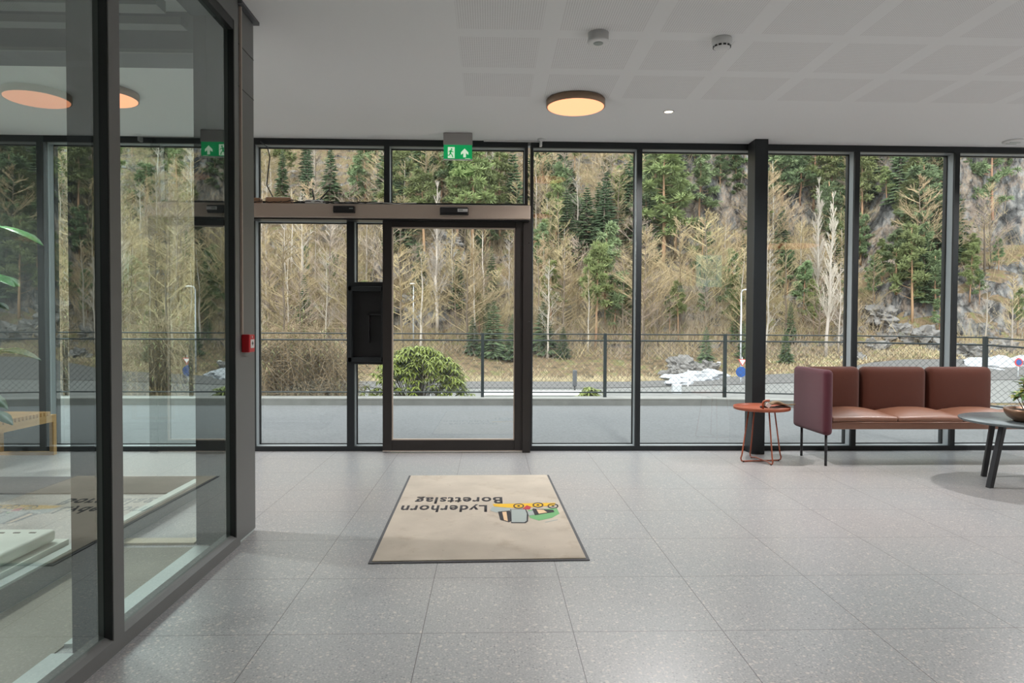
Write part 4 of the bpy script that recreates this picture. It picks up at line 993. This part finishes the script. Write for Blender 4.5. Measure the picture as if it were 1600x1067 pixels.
for px, yb, yt, lab in ((683, 530, 285, 'tall narrow pale poplar behind the street lamp, through the door pane'), (1275, 500, 278, 'tall narrow pale poplar right of the steel column'), (1290, 560, 300, 'pale narrow poplar just right of its taller twin')):
    p = march(px, yb)
    if p: top = onY(px, yt, p.y); place(POPLAR, p, top.z-p.z, lab, None, 1.2 if px < 700 else 1.0)
# field of bare trees
cnt = 0; tries = 0; rr = random.Random(42)
while cnt < 285 and tries < 6000:
    tries += 1
    px = rr.uniform(-120, 1620); py = rr.uniform(300, 560)
    if 1340 < px and rr.random() < .75: continue
    if 1480 < px and rr.random() < .5: continue
    if hides(px, py) or (1050 < px < 1165 and py < 430): continue
    if 1200 < px < 1480 and rr.random() < .45: continue
    if px < 398 and rr.random() < .35: continue
    p = march(px, py)
    if p is None or (steep(p) and rr.random() < .85): continue
    if any((p.x-q.x)**2+(p.y-q.y)**2 < 2.0 for q in [pp for pp in placed if isinstance(pp, Vector)]): continue
    placed.append(p); cnt += 1
    i = rr.choice((0, 0, 1, 2, 2, 3, 3, 4, 5)); hh = rr.uniform(5.5, 10)
    nm = {0: 'golden-tan bare tree', 1: 'pinkish-brown bare tree', 2: 'slender golden bare tree', 3: 'spreading golden-tan bare tree', 4: 'pale bare birch', 5: 'brown spreading bare tree'}[i]
    lab = '%s, %s, %s' % (nm, tier(py), zone(px)); place(BARE[i], p, hh, lab, 'bare trees on the hillside: '+lab, rr.uniform(.9, 1.3))
# high conifers and spruces filling the upper slope
cnt = 0; tries = 0
while cnt < 180 and tries < 4000:
    tries += 1; px = rr.uniform(-120, 1620); py = rr.uniform(225, 420) if rr.random() < .6 else rr.uniform(400, 545)
    if hides(px, py) or (px < 600 and py > 330 and rr.random() < .85): continue
    if 600 < px < 1000 and py > 420 and rr.random() < .4: continue
    if 1060 < px < 1165 and py < 420 and rr.random() < .8: continue
    if px > 1480 and rr.random() < .8: continue
    p = march(px, py)
    if p is None: continue
    cnt += 1; kd = rr.random(); pr = rr.choice(SPR[:2]) if kd < .4 else rr.choice(PIN)
    nm = {'spruce_tree': 'dark green spruce', 'pine_tree': 'spreading green pine'}[pr[0]]
    lab = '%s, %s, %s' % (nm, tier(py), zone(px)); place(pr, p, (rr.uniform(6, 10) if py < 420 else rr.uniform(2.5, 6)), lab, 'evergreens among the bare trees: '+lab, rr.uniform(1, 1.3))
# undergrowth: nobody could count it
r3 = random.Random(77)
for nm_, mt_, num, lab_ in (('undergrowth', 'twb', 1500, 'tangled leafless brown undergrowth covering the hillside between trees'), ('golden_undergrowth', 'twa', 1300, 'golden leafless saplings filling the hillside between trees'), ('moss_and_heather', 'pin', 500, 'low olive green growth scattered over the hillside ground')):
    ug = MB(); k = 0
    while k < num:
        px = r3.uniform(-150, 1640); py = r3.uniform(235, 562)
        if px > 1340 and r3.random() < .7: continue
        p = march(px, py)
        if p is None or (steep(p) and r3.random() < .88): continue
        k += 1; s_ = {'twb': r3.uniform(.8, 2.4), 'twa': r3.uniform(1, 3.4)}.get(mt_, r3.uniform(.3, .8))
        for j in range(24):
            d_ = Vector((r3.gauss(0, .5), r3.gauss(0, .5), r3.uniform(.4, 1.3))).normalized(); o_ = p+Vector((r3.gauss(0, .7), r3.gauss(0, .7), -.1)); ug.spike(o_, o_+d_*s_*r3.uniform(.6, 1.3), .017)
    tag(ug.build(nm_, MT[mt_]), lab_, 'undergrowth', kind='stuff')
gs = MB(); k = 0
while k < 4200:
    x = r3.uniform(-50, 60); y = min(54.7, 45.6+max(0, x-10)*.42)+abs(r3.gauss(0, 3.2)); z = hgt(x, y); k += 1
    for j in range(3):
        o_ = Vector((x+r3.gauss(0, .2), y+r3.gauss(0, .2), z-.02)); gs.spike(o_, o_+Vector((r3.gauss(0, .12), r3.gauss(0, .12), r3.uniform(.15, .4))), .022)
tag(gs.build('dry_grass', mat('bleached dry grass', (.62, .53, .34), .95, nscale=.6, namt=.3)), 'bleached dry grass covering the bank above the road', 'grass', kind='stuff')

# rocks and snow
def lump(seed, sx, sy, sz, rough=.35, sub=3):
    import bmesh
    bm = bmesh.new(); bmesh.ops.create_icosphere(bm, subdivisions=sub, radius=1)
    for v in bm.verts:
        n_ = noise.fractal(v.co*1.3+Vector((seed*3.1, 0, 0)), .8, 2, 4); v.co *= 1+rough*n_+.12*noise.noise(v.co*5); v.co = Vector((v.co.x*sx, v.co.y*sy, v.co.z*sz))
    me = bpy.data.meshes.new('lump'); bm.to_mesh(me); bm.free(); return me
rk = [lump(s, 1, .9, .7, .8, 4) for s in range(4)]
for me in rk: me.materials.append(MT['boul'])
for i, (px, py, s_) in enumerate([(655, 405, 1.2), (640, 440, 1.0), (668, 460, 1.3), (700, 455, .9), (720, 470, .8), (640, 480, 1.0), (1065, 575, 1.4), (1085, 583, 1.2), (1050, 590, 1.0), (1105, 575, .9), (1375, 500, 1.8), (1400, 520, 1.5), (1440, 530, 1.7), (1360, 545, 1.3), (1470, 545, 1.4), (1520, 555, 1.6), (1560, 545, 1.2), (1330, 560, 1.0), (700, 380, 1.5), (662, 425, 1.0), (1240, 470, 1.3), (1320, 530, 1.2)]):
    p = march(px, py)
    if p is None: continue
    o = link('boulder', rk[i % 4], None); o.location = p; o.scale = (s_*.85, s_*.75, s_*.75); o.rotation_euler.z = i*1.7
    lab = 'pale grey boulder, %s, %s' % (tier(py), zone(px)); tag(o, lab, 'rock', 'boulders on the hillside: '+lab)
sn = lump(9, 1, .6, .35, .5); sn.materials.append(MT['snow'])
for i, (px, py, sx, lab) in enumerate([(1560, 580, 2.6, 'heap of old snow beside the road, nearest the right frame edge'), (1595, 577, 2.2, 'heap of old snow cut by the right frame edge'), (1105, 592, 1.6, 'patch of old snow on the bank by the white marker post'), (1080, 598, 1.7, 'patch of old snow at road edge left of marker post'), (1060, 604, 1.2, 'small patch of old snow beside the grey cabinet'), (1530, 585, 1.8, 'low heap of old snow behind sofa end')]):
    p = march(px, py, 40)
    if p is None: continue
    p.z += .12; o = link('snow_patch', sn, None); o.location = p; o.scale = (sx, sx, sx); o.rotation_euler.z = i; tag(o, lab, 'snow')

# street furniture
def pole_at(px, yb, yt, y, name, label, cat):
    a = onY(px, yb, y); b2 = onY(px, yt, y); return a, b2
def street_lamp(px, yb, yt, Y, lab, side):
    a, b2 = pole_at(px, yb, yt, Y, '', '', ''); e_ = empty('street_lamp', (a.x, Y, a.z), lab, 'street lamp')
    h_ = b2.z-a.z; MB().tube([(0, 0, -1.2), (0, 0, h_-.25)], .075, 8, r2=.045).build('pole', MT['galv'], e_)
    MB().tube([(0, 0, h_-.25), (side*.1, 0, h_-.06), (side*.35, 0, h_)], .04, 8).build('arm', MT['galv'], e_)
    MB().lathe([(.04, .05), (.2, .02), (.26, -.04), (.2, -.07)], (side*.45, 0, h_), 16).build('lamp_head', MT['signw'], e_)
street_lamp(646, 533, 443, 58, 'grey street lamp in front of pale poplar, through the door pane', -.2)
street_lamp(1157, 578, 452, 52, 'grey street lamp just left of the steel column', 1)
def sign(px, yc_, Y, r_, shape, m1, lab, cat='road sign', ph=1.6):
    c = onY(px, yc_, Y); e_ = empty('road_sign', (c.x, Y, c.z), lab, cat); MB().tube([(0, .05, -ph), (0, .05, r_)], .03, 6).build('sign_post', MT['galv'], e_)
    n_ = 24 if shape == 'o' else 3
    pts = [(r_*sin(2*pi*k/n_+(pi if shape == 'v' else 0)), r_*cos(2*pi*k/n_+(pi if shape == 'v' else 0))) for k in range(n_)]
    g_ = MB(); flat(g_, [(a, b2) for a, b2 in pts][::-1], .02, .03); g_.build('sign_plate', MT[m1[0]], e_)
    g_ = MB(); flat(g_, [(a*.72, b2*.72) for a, b2 in pts][::-1], -.012, .01); g_.build('sign_centre', MT[m1[1]], e_)
sign(1592, 566, 46, .28, 'o', ('signr', 'blue'), 'round red and blue no-stopping sign behind the right pane')
sign(1354, 566, 55, .45, 'v', ('signw', 'signw'), 'white triangular give-way sign seen above the sofa')
sign(1158, 581, 44, .34, 'o', ('blue', 'blue'), 'round blue road sign at the left edge of the steel column')
sign(1160, 565, 44, .30, 'v', ('signr', 'signw'), 'red-edged triangular road sign above the blue round one')
for px, yt_, yb_, Y, w, m_, nm, lab, cat in ((1123, 565, 579, 54, .30, 'signw', 'marker_post', 'short white marker post on the bank left of fence post', 'post'), (1075, 578, 612, 42, .07, 'signw', 'marker_post', 'thin white pole beside the snowy road edge', 'post'),
     (898, 578, 604, 38, .24, 'skip', 'bollard_sign', 'dark upright bollard sign at roadside, through the pane right of door', 'sign'), (1057, 600, 616, 38, .5, 'galv', 'utility_cabinet', 'small grey-green utility cabinet behind the kerb', 'cabinet')):
    a = onY(px, yb_, Y); b2 = onY(px, yt_, Y); e_ = empty(nm, (a.x, Y, a.z), lab, cat); h_ = b2.z-a.z
    rbox(-w/2, w/2, -w/3, w/3, -.0, h_, min(.06, w/3)).build('body', MT[m_ if m_ != 'skip' else 'boxd'], e_); MB().tube([(0, 0, -1.0), (0, 0, .05)], .05, 8).build('stub', MT['black'], e_)
a = onY(845, 617, 30)
e_ = empty('green_container', (a.x, 30, -2.6), 'green container lid showing just above the kerb, right of the door', 'container'); zt = onY(845, 613, 30).z+2.6
MB().box(-2.4, 1.8, -.8, .8, 0, zt-.06).build('container_body', MT['skip'], e_, bevel=.04); MB().box(-2.45, 1.85, -.85, .85, zt-.055, zt).build('lid', MT['signw'], e_, bevel=.02)

# ---------------------------------------------------------------- shrubs beyond the kerb
def rhodo(c, rx, ry, h_, lab, n=620, seed=1):
    r = random.Random(seed); e_ = empty('rhododendron_bush', (c[0], c[1], c[2]), lab, 'bush'); l_ = MB(); s_ = MB()
    for k in range(n):
        a = r.uniform(0, 2*pi); el = r.uniform(0.02, 1)**.7*pi/2; q = Vector((rx*cos(a)*cos(el), ry*sin(a)*cos(el), h_*sin(el)))*r.uniform(.82, 1.05)
        if k % 6 == 0: s_.tube([(q.x*.1, q.y*.1, 0), (q.x*.6, q.y*.6, q.z*.55), q], .007, 4, caps=False)
        for j in range(8):
            aa = 2*pi*j/8+r.uniform(-.2, .2); l_.leaf(q, (cos(aa), sin(aa), r.uniform(-.5, .35)), r.uniform(.09, .14), .028, droop=.55, curl=-.2, thick=.002)
    l_.build('foliage', MT['rho'], e_); s_.build('stem', MT['bark'], e_)
rhodo((-1.22, 11.95, -.45), 1.0, .55, 1.25, 'green rhododendron bush beyond the fence, behind the sliding door', 700, 1)
rhodo((1.72, 12.0, -.6), .42, .3, .72, 'low green rhododendron sprig just behind the kerb right of door', 60, 2)
def twigbush(c, rx, ry, h_, lab, n=330, seed=1, leafy=True):
    r = random.Random(seed); e_ = empty('bare_shrub', (c[0], c[1], c[2]), lab, 'shrub'); b = MB(); l_ = MB()
    for k in range(n):
        o_ = Vector((r.uniform(-rx, rx)*.8, r.uniform(-ry, ry)*.6, 0)); a = r.uniform(0, 2*pi); q = o_+Vector((cos(a)*.5, sin(a)*.35, 0))*r.uniform(.2, 1.1); q.z = h_*r.uniform(.55, 1)*(1-.35*abs(q.x/rx)**3)
        m_ = o_.lerp(q, .5)+Vector((r.uniform(-.15, .15), r.uniform(-.1, .1), 0)); q2 = q+Vector((r.gauss(0, .35), r.gauss(0, .2), r.uniform(-.35, .05))); b.tube([o_, m_, q, q2], .009, 3, caps=False, r2=.003)
        for j in range(14):
            g_ = r.uniform(.2, 1); p0 = m_.lerp(q, g_*2-1) if g_ > .5 else o_.lerp(m_, g_*2); d_ = Vector((r.gauss(0, 1), r.gauss(0, .7), r.gauss(.0, .6))).normalized(); p1_ = p0+d_*r.uniform(.15, .5); b.spike(p0, p1_, .0045)
            if leafy and r.random() < (.75 if p1_.z > h_*.7 else .25): l_.leaf(p1_, (r.gauss(0, 1), r.gauss(0, 1), r.gauss(0, .5)), r.uniform(.05, .08), .018, droop=.6, curl=.5, thick=.001)
    b.build('twigs', MT['dry'], e_); l_.build('foliage', MT['dryg'], e_)
twigbush((-3.25, 11.75, -.45), 1.05, .5, 1.72, 'tangled bare brown shrub beyond the fence, left of the sliding door', 420, 3)
twigbush((-5.35, 11.75, -.45), 1.05, .5, 1.85, 'tangled bare shrub beyond the fence, behind the farther partition panel', 380, 4)
twigbush((-7.45, 11.75, -.45), 1.1, .5, 2.3, 'tangled bare shrub beyond the fence, behind the nearer partition panel', 380, 5)

# stains on the mat pile
mm = MT['matc']; t = mm.node_tree; bs = [n for n in t.nodes if n.type == 'BSDF_PRINCIPLED'][0]; src = bs.inputs[0].links[0].from_socket
tc = N(t, 'ShaderNodeTexCoord'); a1 = N(t, 'ShaderNodeTexNoise'); a1.inputs['Scale'].default_value = 2.6; a1.inputs['Detail'].default_value = 7; a1.inputs['Roughness'].default_value = .7; L(t, tc.outputs['Object'], a1.inputs['Vector'])
r1 = N(t, 'ShaderNodeMapRange'); r1.inputs[1].default_value = .53; r1.inputs[2].default_value = .72; r1.inputs[4].default_value = .55; L(t, a1.outputs[0], r1.inputs[0])
a2 = N(t, 'ShaderNodeTexNoise'); a2.inputs['Scale'].default_value = 22; a2.inputs['Detail'].default_value = 3; L(t, tc.outputs['Object'], a2.inputs['Vector'])
r2 = N(t, 'ShaderNodeMapRange'); r2.inputs[1].default_value = .70; r2.inputs[2].default_value = .76; r2.inputs[4].default_value = .5; L(t, a2.outputs[0], r2.inputs[0])
ad = N(t, 'ShaderNodeMath', operation='MAXIMUM'); L(t, r1.outputs[0], ad.inputs[0]); L(t, r2.outputs[0], ad.inputs[1])
mx = N(t, 'ShaderNodeMix', data_type='RGBA'); mx.inputs[7].default_value = (.33, .245, .165, 1); L(t, ad.outputs[0], mx.inputs[0]); L(t, src, mx.inputs[6]); L(t, mx.outputs[2], bs.inputs[0])
# finer hierarchy: pieces that sit on a part hang under that part
SUB = {'daylit_lining': 'window_frame', 'glazing_bead': ('window_frame', 'door_frame'), 'white_label': ('alarm_body', 'sensor_body'), 'flame_mark': 'alarm_body', 'status_window': 'sensor_body', 'lens_strip': 'sensor_body',
       'door_pictogram': 'sign_face', 'arrow_pictogram': 'sign_face', 'small_print': 'sign_face', 'running_figure': 'sign_face', 'vent_slot': 'lid', 'lever': 'lid', 'seam_piping': 'seat_base', 'sign_centre': 'sign_plate', 'text_lines': 'screen_panel',
       'sensor_window': 'housing', 'vent_slot_ring': 'housing', 'slot': 'housing', 'panel_joint': 'cladding', 'rail_cap': 'rail_body', 'track_rail': 'cover', 'wheel_print': 'pile', 'lettering': 'pile', 'lens': 'trim_ring', 'diffuser': 'lamp_ring', 'wire_mesh': None}
for o in list(COL.objects):
    k = o.name.split('.')[0]; w_ = SUB.get(k)
    if not w_ or o.parent is None: continue
    w_ = (w_,) if isinstance(w_, str) else w_
    for c in o.parent.children:
        if c is not o and c.name.split('.')[0] in w_: o.parent = c; break
# ================================================================ LIGHT
def dim(m, k):
    for n in m.node_tree.nodes:
        if n.type == 'VALTORGB' and not any(l.to_node.type == 'MIX' and l.to_node.blend_type == 'MULTIPLY' and l.to_socket == l.to_node.inputs[7] for l in n.outputs[0].links):
            for e_ in n.color_ramp.elements: e_.color = [c*k for c in e_.color[:3]]+[1]
        elif n.type == 'MIX' and n.blend_type == 'MIX':
            for q in (6, 7):
                if not n.inputs[q].is_linked: n.inputs[q].default_value = [c*k for c in n.inputs[q].default_value[:3]]+[1]
        elif n.type == 'HUE_SAT' and not n.inputs['Color'].is_linked: n.inputs['Color'].default_value = [c*k for c in n.inputs['Color'].default_value[:3]]+[1]
        elif n.type == 'BSDF_PRINCIPLED' and not n.inputs[0].is_linked: n.inputs[0].default_value = [c*k for c in n.inputs[0].default_value[:3]]+[1]
for k_ in 'asph road conc conct snow boul skip'.split(): dim(MT[k_], .76)
for k_ in 'bark twa twb twc pbark spr pin pinb rho dry dryg hill'.split(): dim(MT[k_], .90)
for n_ in ('grey pavement', 'bleached dry grass'): dim(bpy.data.materials[n_], .76)
w = bpy.data.worlds.new('overcast sky'); SC.world = w; w.use_nodes = True; t = w.node_tree; t.nodes.clear()
out = t.nodes.new('ShaderNodeOutputWorld'); bg = t.nodes.new('ShaderNodeBackground'); L(t, bg.outputs[0], out.inputs[0])
tc = t.nodes.new('ShaderNodeTexCoord'); sx = t.nodes.new('ShaderNodeSeparateXYZ'); L(t, tc.outputs['Generated'], sx.inputs[0])
rp = t.nodes.new('ShaderNodeValToRGB'); L(t, sx.outputs[2], rp.inputs[0]); e0 = rp.color_ramp.elements
e0[0].position = 0; e0[0].color = (.80, .84, .90, 1); e0[1].position = 1; e0[1].color = (.92, .97, 1.0, 1); L(t, rp.outputs[0], bg.inputs[0]); bg.inputs[1].default_value = 3.4
sd = bpy.data.lights.new('sun', 'SUN'); sd.energy = 3.0; sd.angle = radians(25); sd.color = (1.0, .95, .86); so = bpy.data.objects.new('sun', sd); COL.objects.link(so)
so.rotation_euler = (radians(48), 0, radians(-25))   # hazy light from behind the building onto the hill
